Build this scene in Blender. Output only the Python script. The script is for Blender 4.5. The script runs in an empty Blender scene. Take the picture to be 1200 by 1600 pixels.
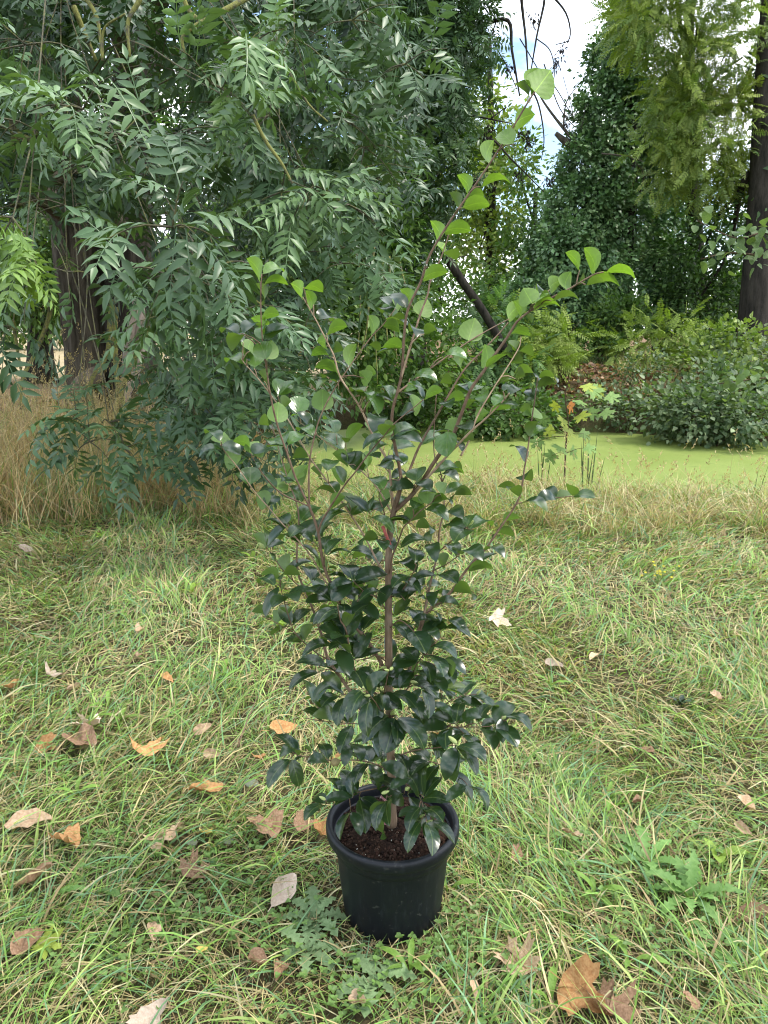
import bpy, math, random
import numpy as np
from mathutils import Vector, Matrix

# ------------------------------------------------------------------ camera, sky, sun, exposure
SC = bpy.context.scene
COL = SC.collection
H_CAM, PITCH, FPX = 1.35, math.radians(13.4), 1180.0
cam = bpy.data.cameras.new("camera"); cam_o = bpy.data.objects.new("camera", cam); COL.objects.link(cam_o)
cam.sensor_fit = 'VERTICAL'; cam.sensor_height = 36.0; cam.lens = 36.0 * FPX / 1600.0
cam.clip_start = 0.02; cam.clip_end = 3000.0
cam_o.location = (0, 0, H_CAM); cam_o.rotation_euler = (math.radians(90) - PITCH, 0, 0)
SC.camera = cam_o

SUN_EL, SUN_AZ = math.radians(60), math.radians(98)      # azimuth measured from +Y (away from camera) towards +X
W = bpy.data.worlds.new("World"); SC.world = W; W.use_nodes = True
nt = W.node_tree; nt.nodes.clear()
N = lambda t: nt.nodes.new(t)
out = N('ShaderNodeOutputWorld'); bg = N('ShaderNodeBackground'); sky = N('ShaderNodeTexSky')
sky.sky_type = 'NISHITA'; sky.sun_disc = False; sky.sun_elevation = SUN_EL; sky.sun_rotation = SUN_AZ
sky.air_density = 1.0; sky.dust_density = 1.2; sky.ozone_density = 1.0
tc = N('ShaderNodeTexCoord'); mp = N('ShaderNodeMapping'); mp.inputs['Scale'].default_value = (1.0, 1.0, 1.7)
mp.inputs['Location'].default_value = (0.35, 0.1, 0.2)
nz = N('ShaderNodeTexNoise'); nz.inputs['Scale'].default_value = 2.6; nz.inputs['Detail'].default_value = 7; nz.inputs['Roughness'].default_value = 0.55
rp = N('ShaderNodeValToRGB'); rp.color_ramp.elements[0].position = 0.44; rp.color_ramp.elements[1].position = 0.58
mx = N('ShaderNodeMix'); mx.data_type = 'RGBA'; mx.inputs[7].default_value = (10.5, 10.8, 11.2, 1)
L = nt.links.new
L(tc.outputs['Generated'], mp.inputs[0]); L(mp.outputs[0], nz.inputs['Vector']); L(nz.outputs[0], rp.inputs[0])
L(rp.outputs[0], mx.inputs[0]); L(sky.outputs[0], mx.inputs[6]); L(mx.outputs[2], bg.inputs[0])
bg.inputs[1].default_value = 0.15; L(bg.outputs[0], out.inputs[0])

sun = bpy.data.lights.new("sun", 'SUN'); sun.energy = 1.5; sun.angle = math.radians(14); sun.color = (1.0, 0.95, 0.86)
sun_o = bpy.data.objects.new("sun", sun); COL.objects.link(sun_o)
_sd = Vector((math.sin(SUN_AZ) * math.cos(SUN_EL), math.cos(SUN_AZ) * math.cos(SUN_EL), math.sin(SUN_EL)))
sun_o.rotation_euler = _sd.to_track_quat('Z', 'Y').to_euler(); sun_o.location = _sd * 60
vs = SC.view_settings; vs.view_transform = 'Standard'; vs.look = 'None'; vs.gamma = 1; vs.use_curve_mapping = False
vs.exposure = 1.18
SC.cycles.max_bounces = 6; SC.cycles.diffuse_bounces = 3; SC.cycles.glossy_bounces = 2
SC.cycles.transmission_bounces = 4; SC.cycles.transparent_max_bounces = 4
SC.cycles.use_denoising = True; SC.cycles.filter_width = 1.1; SC.cycles.sample_clamp_indirect = 8

# ------------------------------------------------------------------ helpers
R = np.random.default_rng(7)
random.seed(7)
CAM = np.array([0, 0, H_CAM])
FW = np.array([0, math.cos(PITCH), -math.sin(PITCH)]); UP = np.array([0, math.sin(PITCH), math.cos(PITCH)])
def ray(x, y): return FW + np.array([1.0, 0, 0]) * ((x - 600) / FPX) + UP * ((800 - y) / FPX)
def at(x, y, Y):                       # the point seen at that photo pixel that stands Y metres away
    d = ray(x, y); return CAM + d * (Y / d[1])
def on_ground(x, y, z=0.0):
    d = ray(x, y); return CAM + d * ((z - H_CAM) / d[2])
def ppm(x, y, Y):                      # photo pixels per metre there
    return FPX / (Y / ray(x, y)[1])
def nrm(v):
    v = np.asarray(v, float); return v / np.maximum(np.linalg.norm(v, axis=-1, keepdims=True), 1e-9)
def srgb(r, g, b):
    f = lambda c: (c / 255 / 12.92) if c / 255 < 0.04045 else ((c / 255 + 0.055) / 1.055) ** 2.4
    return np.array([f(r), f(g), f(b)])
def wob(x, y, s=1.0, seed=0):          # cheap smooth noise, about -1..1
    r = np.random.default_rng(100 + seed); t = 0
    for k in range(6):
        a = r.uniform(0, 6.28); f = s * (0.6 + 1.8 * r.random()); p = r.uniform(0, 6.28)
        t = t + np.sin((x * math.cos(a) + y * math.sin(a)) * f + p)
    return t / 3.2
def sstep(a, b, x):
    t = np.clip((x - a) / (b - a), 0, 1); return t * t * (3 - 2 * t)

def mesh_np(name, V, F, col=None, smooth=True, mats=None, matidx=None):
    V = np.asarray(V, np.float32); F = np.asarray(F, np.int32)
    me = bpy.data.meshes.new(name); n, m, k = len(V), len(F), F.shape[1]
    me.vertices.add(n); me.vertices.foreach_set('co', V.ravel())
    me.loops.add(m * k); me.loops.foreach_set('vertex_index', F.ravel())
    me.polygons.add(m); me.polygons.foreach_set('loop_start', np.arange(0, m * k, k, dtype=np.int32))
    me.polygons.foreach_set('loop_total', np.full(m, k, np.int32))
    if smooth: me.polygons.foreach_set('use_smooth', np.ones(m, bool))
    if mats:
        for mm in mats: me.materials.append(mm)
    if matidx is not None: me.polygons.foreach_set('material_index', np.asarray(matidx, np.int32))
    if col is not None:
        c = np.ones((n, 4), np.float32); c[:, :3] = col
        me.attributes.new('Col', 'FLOAT_COLOR', 'POINT').data.foreach_set('color', c.ravel())
    me.update(calc_edges=True); me.validate()
    return me
def obj(name, me, parent=None, mat=None, kind=None):
    o = bpy.data.objects.new(name, me); COL.objects.link(o)
    if mat is not None and not me.materials: me.materials.append(mat)
    if parent is not None: o.parent = parent
    if kind: o['kind'] = kind
    return o
def thing(name, label, cat, loc=(0, 0, 0), group=None, me=None, mat=None):
    o = bpy.data.objects.new(name, me); COL.objects.link(o); o.location = loc
    if me is not None and mat is not None and not me.materials: me.materials.append(mat)
    o['label'] = label; o['category'] = cat
    if group: o['group'] = group
    return o
def tube(P, r, sides=8, cap=True):
    P = np.asarray(P, float); n = len(P)
    r = np.interp(np.linspace(0, 1, n), np.linspace(0, 1, len(r)), r) if len(np.atleast_1d(r)) != n else np.asarray(r, float)
    T = nrm(np.gradient(P, axis=0)); V = []; F = []
    ref = np.array([0.31, 0.82, 0.11]); a = np.linspace(0, 2 * np.pi, sides, endpoint=False)
    for i in range(n):
        u = nrm(np.cross(T[i], ref)); v = np.cross(T[i], u)
        V.append(P[i] + r[i] * (np.cos(a)[:, None] * u + np.sin(a)[:, None] * v))
    V = np.concatenate(V)
    for i in range(n - 1):
        for j in range(sides):
            k = (j + 1) % sides
            F.append((i * sides + j, i * sides + k, (i + 1) * sides + k, (i + 1) * sides + j))
    if cap:
        V = np.vstack([V, P[:1], P[-1:]]); b = n * sides
        for j in range(sides):
            k = (j + 1) % sides
            F.append((b, k, j, b)); F.append((b + 1, (n - 1) * sides + j, (n - 1) * sides + k, b + 1))
    return V, F
def smooth_line(P, n):                  # Catmull-Rom through the points
    P = np.asarray(P, float)
    if len(P) == 2: return P[0] + (P[1] - P[0]) * np.linspace(0, 1, n)[:, None]
    Q = np.vstack([2 * P[0] - P[1], P, 2 * P[-1] - P[-2]]); out = []
    for s in np.linspace(0, len(P) - 1 - 1e-9, n):
        i = int(s); t = s - i; a, b, c, d = Q[i:i + 4]
        out.append(0.5 * (2 * b + (c - a) * t + (2 * a - 5 * b + 4 * c - d) * t * t + (3 * b - a - 3 * c + d) * t ** 3))
    return np.array(out)
class MB:                               # collects quads (triangles repeat their last corner)
    def __init__(s): s.V = []; s.F = []; s.n = 0
    def add(s, V, F):
        s.V.append(np.asarray(V, float)); s.F += [tuple(i + s.n for i in f) for f in F]; s.n += len(V); return s
    def mesh(s, name, mat, smooth=True):
        me = bpy.data.meshes.new(name)
        fs = []
        for f in s.F:
            g = []
            for i in f:
                if i not in g: g.append(i)
            if len(g) > 2: fs.append(g)
        me.from_pydata(np.concatenate(s.V).tolist(), [], fs)
        if smooth: me.polygons.foreach_set('use_smooth', np.ones(len(me.polygons), bool))
        if mat is not None: me.materials.append(mat)
        me.update(); return me
def scatter(TV, TF, pos, X, Z, sx, sy=None, sz=None):
    """copies of a template: X its length axis, Z its upper side"""
    TV = np.asarray(TV, float); TF = np.asarray(TF, np.int64); k = len(pos); n = len(TV)
    X = nrm(X); Yv = nrm(np.cross(Z, X)); Zv = np.cross(X, Yv)
    sx = np.broadcast_to(np.asarray(sx, float), (k,)); sy = sx if sy is None else np.broadcast_to(np.asarray(sy, float), (k,))
    sz = sx if sz is None else np.broadcast_to(np.asarray(sz, float), (k,))
    V = (pos[:, None, :] + TV[None, :, 0, None] * (X * sx[:, None])[:, None, :]
         + TV[None, :, 1, None] * (Yv * sy[:, None])[:, None, :] + TV[None, :, 2, None] * (Zv * sz[:, None])[:, None, :])
    F = TF[None] + (np.arange(k) * n)[:, None, None]
    return V.reshape(-1, 3), F.reshape(-1, TF.shape[1]), n
class Bulk:                             # many scattered triangles gathered into one mesh with a colour per leaf
    def __init__(s): s.V = []; s.F = []; s.C = []; s.n = 0
    def add(s, V, F, C, rep=None):
        C = np.asarray(C, float)
        if rep: C = np.repeat(C, rep, axis=0)
        if len(C) == 1 or C.ndim == 1: C = np.broadcast_to(C.reshape(1, 3), (len(V), 3))
        F = np.asarray(F)
        s.V.append(V); s.F.append(F + s.n); s.C.append(C); s.n += len(V)
    def mesh(s, name, mat, smooth=True):
        return mesh_np(name, np.concatenate(s.V), np.concatenate(s.F), np.concatenate(s.C), smooth, [mat])

# ------------------------------------------------------------------ materials
class Nd:
    def __init__(s, name):
        s.m = bpy.data.materials.new(name); s.m.use_nodes = True; s.t = s.m.node_tree; s.t.nodes.clear()
        s.o = s.t.nodes.new('ShaderNodeOutputMaterial')
    def n(s, typ, **kw):
        x = s.t.nodes.new(typ)
        for k, v in kw.items():
            if hasattr(x, k): setattr(x, k, v)
            else: x.inputs[k.replace('_', ' ')].default_value = v
        return x
    def l(s, a, b): s.t.links.new(a, b)
    def mixc(s, f, a, b, mode='MIX'):
        x = s.t.nodes.new('ShaderNodeMix'); x.data_type = 'RGBA'; x.blend_type = mode
        for i, v in ((0, f), (6, a), (7, b)):
            if hasattr(v, 'links') or isinstance(v, bpy.types.NodeSocket): s.l(v, x.inputs[i])
            else: x.inputs[i].default_value = v if i == 0 else (*v[:3], 1)
        return x.outputs[2]
    def noise(s, scale, detail=4, rough=0.55, vec=None):
        x = s.t.nodes.new('ShaderNodeTexNoise'); x.inputs['Scale'].default_value = scale
        x.inputs['Detail'].default_value = detail; x.inputs['Roughness'].default_value = rough
        if vec is not None: s.l(vec, x.inputs['Vector'])
        return x.outputs[0]
    def ramp(s, f, pts):
        x = s.t.nodes.new('ShaderNodeValToRGB'); cr = x.color_ramp
        while len(cr.elements) < len(pts): cr.elements.new(0.5)
        for e, (p, c) in zip(cr.elements, pts): e.position = p; e.color = (*c[:3], 1) if not np.isscalar(c) else (c, c, c, 1)
        s.l(f, x.inputs[0]); return x.outputs[0]
    def bump(s, h, strength=0.3, dist=0.01):
        x = s.t.nodes.new('ShaderNodeBump'); x.inputs['Strength'].default_value = strength; x.inputs['Distance'].default_value = dist
        s.l(h, x.inputs['Height']); return x.outputs[0]
    def principled(s, col, rough=0.6, spec=0.4, normal=None):
        p = s.t.nodes.new('ShaderNodeBsdfPrincipled')
        if isinstance(col, bpy.types.NodeSocket): s.l(col, p.inputs['Base Color'])
        else: p.inputs['Base Color'].default_value = (*col[:3], 1)
        if isinstance(rough, bpy.types.NodeSocket): s.l(rough, p.inputs['Roughness'])
        else: p.inputs['Roughness'].default_value = rough
        p.inputs['Specular IOR Level'].default_value = spec
        if normal is not None: s.l(normal, p.inputs['Normal'])
        return p
    def out(s, sh): s.l(sh, s.o.inputs[0]); return s.m
def coords(d): return d.n('ShaderNodeTexCoord').outputs['Object']

def foliage_mat(name, rough=0.5, spec=0.4, trans=0.3, tint=(0.9, 1.15, 0.35), under=None, gain=1.0):
    d = Nd(name); a = d.n('ShaderNodeAttribute'); a.attribute_name = 'Col'
    c = a.outputs['Color']
    if under is not None:
        g = d.n('ShaderNodeNewGeometry'); c2 = d.mixc(1.0, c, under, 'MULTIPLY'); c = d.mixc(g.outputs['Backfacing'], c, c2)
    p = d.principled(c, rough, spec)
    t = d.n('ShaderNodeBsdfTranslucent'); tcx = d.mixc(1.0, c, tint, 'MULTIPLY'); d.l(tcx, t.inputs[0])
    m = d.n('ShaderNodeMixShader'); m.inputs[0].default_value = trans
    d.l(p.outputs[0], m.inputs[1]); d.l(t.outputs[0], m.inputs[2])
    return d.out(m.outputs[0])
def bark_mat(name, dark, light, scale=9, moss=None, mossamt=0.5):
    d = Nd(name); co = coords(d); mp = d.n('ShaderNodeMapping'); mp.inputs['Scale'].default_value = (1, 1, 0.22); d.l(co, mp.inputs[0])
    n1 = d.noise(scale, 8, 0.7, mp.outputs[0]); c = d.ramp(n1, [(0.32, dark), (0.68, light)])
    if moss is not None:
        n2 = d.noise(scale * 0.6, 5, 0.6, co); f = d.ramp(n2, [(mossamt - 0.08, 0.0), (mossamt + 0.08, 1.0)]); c = d.mixc(f, c, moss)
    return d.out(d.principled(c, 0.9, 0.15, d.bump(n1, 0.9, 0.04)).outputs[0])

M_GRASS = foliage_mat('grass', 0.45, 0.4, 0.30, (1.05, 1.1, 0.5))
M_LEAF = foliage_mat('tree_leaf', 0.5, 0.35, 0.30, (0.95, 1.2, 0.3))
M_ASH = foliage_mat('ash_leaf', 0.38, 0.42, 0.14, (1.0, 1.15, 0.4), under=(1.25, 1.2, 1.05))
M_IVY = foliage_mat('ivy_leaf', 0.36, 0.6, 0.10)
M_BARK = bark_mat('bark', (0.030, 0.025, 0.018), (0.15, 0.13, 0.10), 8)
M_BARK_DK = bark_mat('dark_bark', (0.012, 0.011, 0.009), (0.06, 0.052, 0.042), 9)
M_LICHEN = bark_mat('lichen_bark', (0.06, 0.055, 0.04), (0.20, 0.19, 0.13), 40, (0.27, 0.27, 0.085), 0.46)
M_GTWIG = bark_mat('grey_twig', (0.07, 0.065, 0.045), (0.17, 0.16, 0.11), 30, (0.18, 0.18, 0.07), 0.55)
M_DEAD = bark_mat('bare_dead_wood', (0.16, 0.13, 0.11), (0.42, 0.36, 0.31), 14)
M_TWIG = bark_mat('twig', (0.05, 0.035, 0.02), (0.16, 0.11, 0.07), 40)

# ------------------------------------------------------------------ ground, pond
def pond_sd(x, y):                      # >0 inside the pond
    yn = 6.9 + 0.25 * np.sin(x * 0.9 + 0.6) - 0.10 * np.clip(x, 0, 8)
    yf = 15.0 - 0.80 * np.clip(x - 3.2, 0, 9) + 0.35 * np.sin(x * 1.3) + 0.2 * np.sin(x * 2.9 + 1)
    return np.minimum(np.minimum(y - yn, yf - y), np.minimum(x + 1.8 + 0.3 * np.sin(y), 16 - x))
def far_bank(x, y):
    yf = 15.0 - 0.80 * np.clip(x - 3.2, 0, 9)
    return sstep(0.1, 2.4, y - yf) * sstep(-3.0, 0.5, x)
def ground_z(x, y):
    x = np.asarray(x, float); y = np.asarray(y, float)
    r = np.hypot(x, y - 1.546)
    z = 0.018 * wob(x, y, 1.3, 1) * sstep(0.25, 0.8, r) + 0.006 * wob(x, y, 7, 2) * sstep(0.2, 0.4, r)
    z = z * (1 - sstep(30, 60, np.hypot(x, y)))
    z = z + far_bank(x, y) * (0.55 + 0.10 * wob(x, y, 1.1, 3))
    m = sstep(-0.75, 0.25, pond_sd(x, y))
    return z * (1 - m) + m * (-0.85)
def axis(segs):
    o = []
    for a, b, s in segs: o += list(np.arange(a, b, s))
    return np.array(o + [segs[-1][1]])
gx = axis([(-900, -100, 100), (-100, -20, 8), (-20, -6, 0.7), (-6, 9, 0.13), (9, 20, 0.6), (20, 100, 8), (100, 900, 100)])
gy = axis([(-300, -20, 70), (-20, -1, 2), (-1, 9, 0.12), (9, 19, 0.22), (19, 30, 1), (30, 100, 7), (100, 1500, 100)])
GX, GY = np.meshgrid(gx, gy); GZ = ground_z(GX, GY)
nx, ny = len(gx), len(gy); ii = np.arange(nx * ny).reshape(ny, nx)
GF = np.stack([ii[:-1, :-1], ii[:-1, 1:], ii[1:, 1:], ii[1:, :-1]], -1).reshape(-1, 4)
dry = sstep(20, 27, GY) * (1 - sstep(-3.0, 0.0, GX))
litter = far_bank(GX, GY) + sstep(7.5, 9.5, GY) * (1 - sstep(-3.0, -1.5, GX)) * 0.6
c_soil = np.array([0.075, 0.062, 0.035]); c_dry = np.array([0.42, 0.34, 0.22]); c_lit = np.array([0.20, 0.125, 0.075])
GC = c_soil[None, None] * np.ones(GX.shape + (1,))
GC = GC + np.clip(litter, 0, 1)[..., None] * (c_lit - GC); GC = GC + dry[..., None] * (c_dry - GC)
d = Nd('soil_and_litter'); a = d.n('ShaderNodeAttribute'); a.attribute_name = 'Col'; co = coords(d)
n1 = d.noise(18, 8, 0.7, co); n2 = d.noise(1.7, 4, 0.5, co)
c = d.mixc(1.0, a.outputs['Color'], d.ramp(n1, [(0.3, (0.45, 0.42, 0.38)), (0.7, (1.5, 1.45, 1.35))]), 'MULTIPLY')
c = d.mixc(d.ramp(n2, [(0.45, 0.0), (0.65, 0.5)]), c, (0.06, 0.09, 0.025))
M_GROUND = d.out(d.principled(c, 0.95, 0.1, d.bump(n1, 0.8, 0.03)).outputs[0])
g = obj('ground', mesh_np('ground', np.stack([GX, GY, GZ], -1).reshape(-1, 3), GF, GC.reshape(-1, 3), True, [M_GROUND]), kind='structure')

px_ = np.arange(-3.5, 17.01, 0.25); py_ = np.arange(5.5, 17.01, 0.25); PX, PY = np.meshgrid(px_, py_)
d = Nd('duckweed_water'); co = coords(d)
n1 = d.noise(0.9, 5, 0.6, co); n2 = d.noise(60, 3, 0.6, co); n3 = d.noise(7, 5, 0.6, co)
c = d.ramp(n1, [(0.3, (0.19, 0.25, 0.050)), (0.6, (0.24, 0.30, 0.075)), (0.8, (0.20, 0.26, 0.06))])
c = d.mixc(d.ramp(n2, [(0.35, 0.35), (0.6, 0.0)]), c, (0.11, 0.16, 0.03))
c = d.mixc(d.ramp(n3, [(0.60, 0.0), (0.70, 0.6)]), c, (0.11, 0.16, 0.035)); n4 = d.noise(2.2, 7, 0.7, co); c = d.mixc(d.ramp(n4, [(0.66, 0.0), (0.69, 0.85)]), c, (0.035, 0.045, 0.02)); n5 = d.noise(26, 2, 0.5, co); c = d.mixc(d.ramp(n5, [(0.70, 0.0), (0.73, 0.8)]), c, (0.24, 0.17, 0.08))
M_POND = d.out(d.principled(c, 0.75, 0.25, d.bump(n2, 0.5, 0.01)).outputs[0])
ip = np.arange(PX.size).reshape(PX.shape)
PF = np.stack([ip[:-1, :-1], ip[:-1, 1:], ip[1:, 1:], ip[1:, :-1]], -1).reshape(-1, 4)
obj('pond', mesh_np('pond', np.stack([PX, PY, np.full(PX.shape, -0.5)], -1).reshape(-1, 3), PF, None, True, [M_POND]), kind='structure')
# ------------------------------------------------------------------ where the fallen leaves lie
GN = 'fallen leaves scattered over the lawn'
FL = [(82, 1052, 40, 'l', 'pale', 'pale beige fallen leaf standing in the grass'), (143, 1135, 42, 'l', 'pale', 'pale folded leaf above the long brown one'), (70, 1168, 40, 'l', 'orange', 'orange tan leaf left of the long brown curled leaf'), (128, 1162, 74, 'o', 'brown', 'long brown curled leaf lying in a cluster'), (230, 1176, 60, 'l', 'orange', 'orange brown crumpled leaf with a raised tip'),
      (220, 990, 28, 'o', 'tan', "small tan leaf on the left lawn, the upper of two close together"), (213, 1023, 24, 'o', 'tan', "tan curled leaf, the lower of two close together"), (20, 1075, 30, 'o', 'orange', "small orange leaf by the pale beige standing leaf"), (775, 970, 36, 'l', 'pale', 'pale pinkish lobed leaf alone on the sunny lawn'), (438, 1142, 44, 'o', 'orange', 'orange brown leaf beside the low camellia branch'), (419, 1298, 56, 'l', 'brown', 'large brown lobed leaf just left of the pot rim'), (500, 1296, 46, 'o', 'orange', 'orange leaf tucked against the left side of the pot'), (470, 1290, 36, 'l', 'brown', "brown lobed leaf between the big brown leaf and the pot"),
      (262, 1302, 58, 'l', 'tan', 'tan crumpled leaf beside a small yellow oval leaf'), (322, 1299, 22, 'o', 'yellow', 'small yellow oval leaf lying on grey leaves'), (297, 1358, 44, 'l', 'brown', 'brown star shaped leaf below the grey leaves'), (108, 1317, 50, 'l', 'orange', 'orange three pointed leaf in thick green grass'), (40, 1290, 64, 'o', 'tan', 'long tan leaf half sunk in grass'), (60, 1374, 62, 'o', 'brown', 'greyish brown oval leaf near a dandelion leaf'),
      (440, 1392, 62, 'o', 'pale', 'pinkish beige leaf curled into a tube left of the pot'), (318, 1231, 50, 'o', 'orange', 'flat orange tan leaf above the grey round leaves'), (392, 1220, 50, 'r', 'grey', 'round grey green leaf lying flat'), (300, 1312, 40, 'r', 'grey', 'dark grey green leaf under the yellow oval leaf'), (357, 1313, 36, 'r', 'grey', 'dull grey green leaf right of the yellow oval leaf'), (322, 1266, 36, 'r', 'green', 'dull green heart shaped leaf flat in the grass'),
      (812, 1500, 60, 'l', 'tan', 'tan lobed leaf standing up with a sharp lobe'), (902, 1547, 84, 'l', 'orange', 'large orange brown leaf touching a crumpled brown one'), (952, 1572, 80, 'l', 'brown', 'large brown crumpled leaf beside an orange brown one'), (812, 1333, 36, 'l', 'brown', 'brown curled leaf right of the pot'), (933, 1319, 22, 'r', 'brown', 'tiny round brown leaf'), (895, 1299, 34, 'o', 'tan', "tan leaf next to the tiny round brown leaf"), (1180, 1416, 54, 'o', 'brown', 'ridged brown leaf beside the dandelion'),
      (42, 1482, 60, 'o', 'brown', 'brown leaf beside a yellow green seedling leaf'), (72, 1474, 44, 'l', 'lime', 'bright yellow green leaf on a brown leaf'), (238, 1450, 38, 'o', 'tan', "small tan leaf left of a bright yellow petal sized leaf"), (400, 1500, 50, 'o', 'brown', 'dull brown leaf lying left of the thistle'), (240, 1586, 60, 'l', 'pale', 'pale leaf half hidden by long green blades'), (315, 1487, 18, 'o', 'yellow', 'bright yellow petal sized leaf'), (865, 1030, 28, 'o', 'pale', "pale sliver of leaf behind the upright plantain"), (1010, 1165, 26, 'o', 'brown', "small brown leaf past the holly seedling"),
      (315, 1140, 28, 'o', 'tan', "small tan leaf beside the thin reddish twig"), (405, 1182, 22, 'o', 'orange', "tiny orange leaf between the reddish twig and the round grey leaf"), (530, 1182, 34, 'o', 'orange', 'orange leaf showing through the low camellia branch'), (684, 1140, 26, 'o', 'orange', "small orange leaf seen through the low right camellia branch"), (38, 858, 24, 'o', 'pale', "pale leaf at the foot of the tall dry grass"), (1166, 1246, 34, 'o', 'tan', "small tan leaf above the large dandelion rosette"), (1160, 1290, 28, 'o', 'tan', "small tan leaf between the dandelion rosette and another tan leaf"), (440, 1512, 40, 'o', 'brown', 'brown leaf under the thistle leaves'), (930, 1020, 24, 'o', 'tan', "tan leaf in straw right of the upright plantain"), (1000, 1240, 26, 'o', 'brown', "brown leaf between the pot and the light green weed"), (700, 1190, 26, 'o', 'tan', "tan leaf under the lowest right camellia twig"),
      (120, 1080, 24, 'o', 'tan', "tan leaf above the orange brown crumpled leaf"), (260, 1060, 24, 'o', 'orange', "small orange leaf below the broad plantain leaves"), (330, 1180, 26, 'o', 'tan', "small tan leaf beneath the thin reddish twig"), (560, 1560, 40, 'o', 'tan', "tan leaf in front of the sprawling thistle"), (1080, 1560, 34, 'o', 'brown', "small brown leaf below the flat dandelion"), (740, 1540, 26, 'o', 'tan', "small tan leaf beside the tan lobed standing leaf"), (890, 1120, 22, 'o', 'tan', "tan leaf left of the upright narrow weed shoot"), (1120, 1080, 24, 'o', 'tan', "tan leaf lying just above the holly seedling"), (520, 1000, 20, 'o', 'orange', "orange leaf glimpsed between the lower camellia stems")]
FLP = [(on_ground(q[0], q[1], .04), q[2] / ppm(q[0], q[1], on_ground(q[0], q[1], .04)[1]) * .5) for q in FL]
def leaf_gap(x, y):
    m = np.ones(len(x), bool)
    for p_, r_ in FLP: m &= (np.hypot(x - p_[0], y - p_[1]) > r_ * .95) | (R.random(len(x)) < .22)
    return m
# ------------------------------------------------------------------ grass
def blades(x, y, z, L, w, az, t0, t1, C, segs=3, curl=None):
    """ribbons that start at (x,y,z), lean from t0 to t1 (radians from vertical) towards az"""
    k = len(x); s = np.linspace(0, 1, segs + 1); n = segs + 1
    dx, dy = np.cos(az), np.sin(az)
    pts = np.zeros((k, n, 3)); pts[:, 0] = np.stack([x, y, z], -1)
    a2 = az.copy() if curl is None else None
    for i in range(1, n):
        th = t0 + (t1 - t0) * ((i - 0.5) / segs)
        aa = az + (0 if curl is None else curl * (i / segs))
        st = (L / segs)[:, None] * np.stack([np.sin(th) * np.cos(aa), np.sin(th) * np.sin(aa), np.cos(th)], -1)
        pts[:, i] = pts[:, i - 1] + st
    tw = R.uniform(-0.9, 0.9, k)
    sx = np.stack([-np.sin(az) * np.cos(tw), np.cos(az) * np.cos(tw), np.sin(tw)], -1)
    prof = np.array([0.8, 1.0, 0.75, 0.35, 0.2])[:n - 1] if segs < 5 else np.linspace(1, .3, n - 1)
    V = []
    for i in range(n - 1):
        o = sx * (w * prof[i] * 0.5)[:, None]; V += [pts[:, i] - o, pts[:, i] + o]
    V.append(pts[:, -1]); V = np.stack(V, 1); m = V.shape[1]
    F = []
    for i in range(n - 2): F += [(2 * i, 2 * i + 1, 2 * i + 3), (2 * i, 2 * i + 3, 2 * i + 2)]
    F.append((2 * (n - 2), 2 * (n - 2) + 1, m - 1))
    F = np.array(F)[None] + (np.arange(k) * m)[:, None, None]
    return V.reshape(-1, 3), F.reshape(-1, 3), np.repeat(C, m, axis=0)
G1 = np.array([0.205, 0.365, 0.075]); G2 = np.array([0.185, 0.340, 0.155]); G3 = np.array([0.350, 0.470, 0.125])
S1 = np.array([0.54, 0.44, 0.22]); S2 = np.array([0.43, 0.32, 0.16]); S3 = np.array([0.30, 0.22, 0.11]); S4 = np.array([0.58, 0.52, 0.30])
def grass_col(k, straw):
    a = R.random((k, 1)); b = R.random((k, 1))
    g_ = np.where(a < 0.40, G1, np.where(a < 0.68, G2, G3)); s_ = np.where(b < 0.45, S1, np.where(b < 0.7, S2, np.where(b < 0.8, S3, S4)))
    isS = (R.random(k) < straw)[:, None]
    return np.where(isS, s_, g_) * R.uniform(0.62, 1.30, (k, 1))
bulk = Bulk()
def lawn_pts(D0, y0, y1, fall=1.15):
    xs, ys = [], []
    for ya in np.arange(y0, y1, 0.1):
        hw = 0.56 * (ya + 0.35) + 0.55; rr = max(ya, 1.3); D = D0 * (1.5 / max(rr, 1.5)) ** fall
        k = int(D * 0.1 * 2 * hw); xs.append(R.uniform(-hw, hw, k)); ys.append(R.uniform(ya, ya + 0.1, k))
    x = np.concatenate(xs); y = np.concatenate(ys)
    ok = (np.hypot(x - 0.02, y - 1.546) > 0.118) & (pond_sd(x, y) < -0.15)
    x, y = x[ok], y[ok]; ok = leaf_gap(x, y); return x[ok], y[ok]
def near_pot(x, y): return 0.42 + 0.58 * sstep(.16, .34, np.hypot(x - .02, y - 1.546))
def dryness(x, y): return np.clip(0.30 + 0.24 * wob(x, y, 2.2, 11) + 0.20 * sstep(0.2, 2.5, x) * sstep(2.2, 4.5, y) + 0.12 * sstep(3.2, 5.2, y) + 0.10 * sstep(1.6, 3.2, y) - 0.16 * (1 - sstep(1.25, 1.6, y)), 0.05, 0.95)
# dead thatch lying flat
x, y = lawn_pts(5200, 0.55, 6.4); k = len(x); sc = np.clip(np.hypot(x, y) / 2.2, 1, 2.4)
bulk.add(*blades(x, y, ground_z(x, y) + R.uniform(-.004, .02, k), R.uniform(0.05, 0.13, k), R.uniform(.0014, .0030, k) * sc, R.uniform(0, 6.283, k), R.uniform(1.1, 1.5, k), R.uniform(1.4, 1.75, k),
     grass_col(k, 0.62) * R.uniform(0.7, 1.2, (k, 1)), 2))
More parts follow.
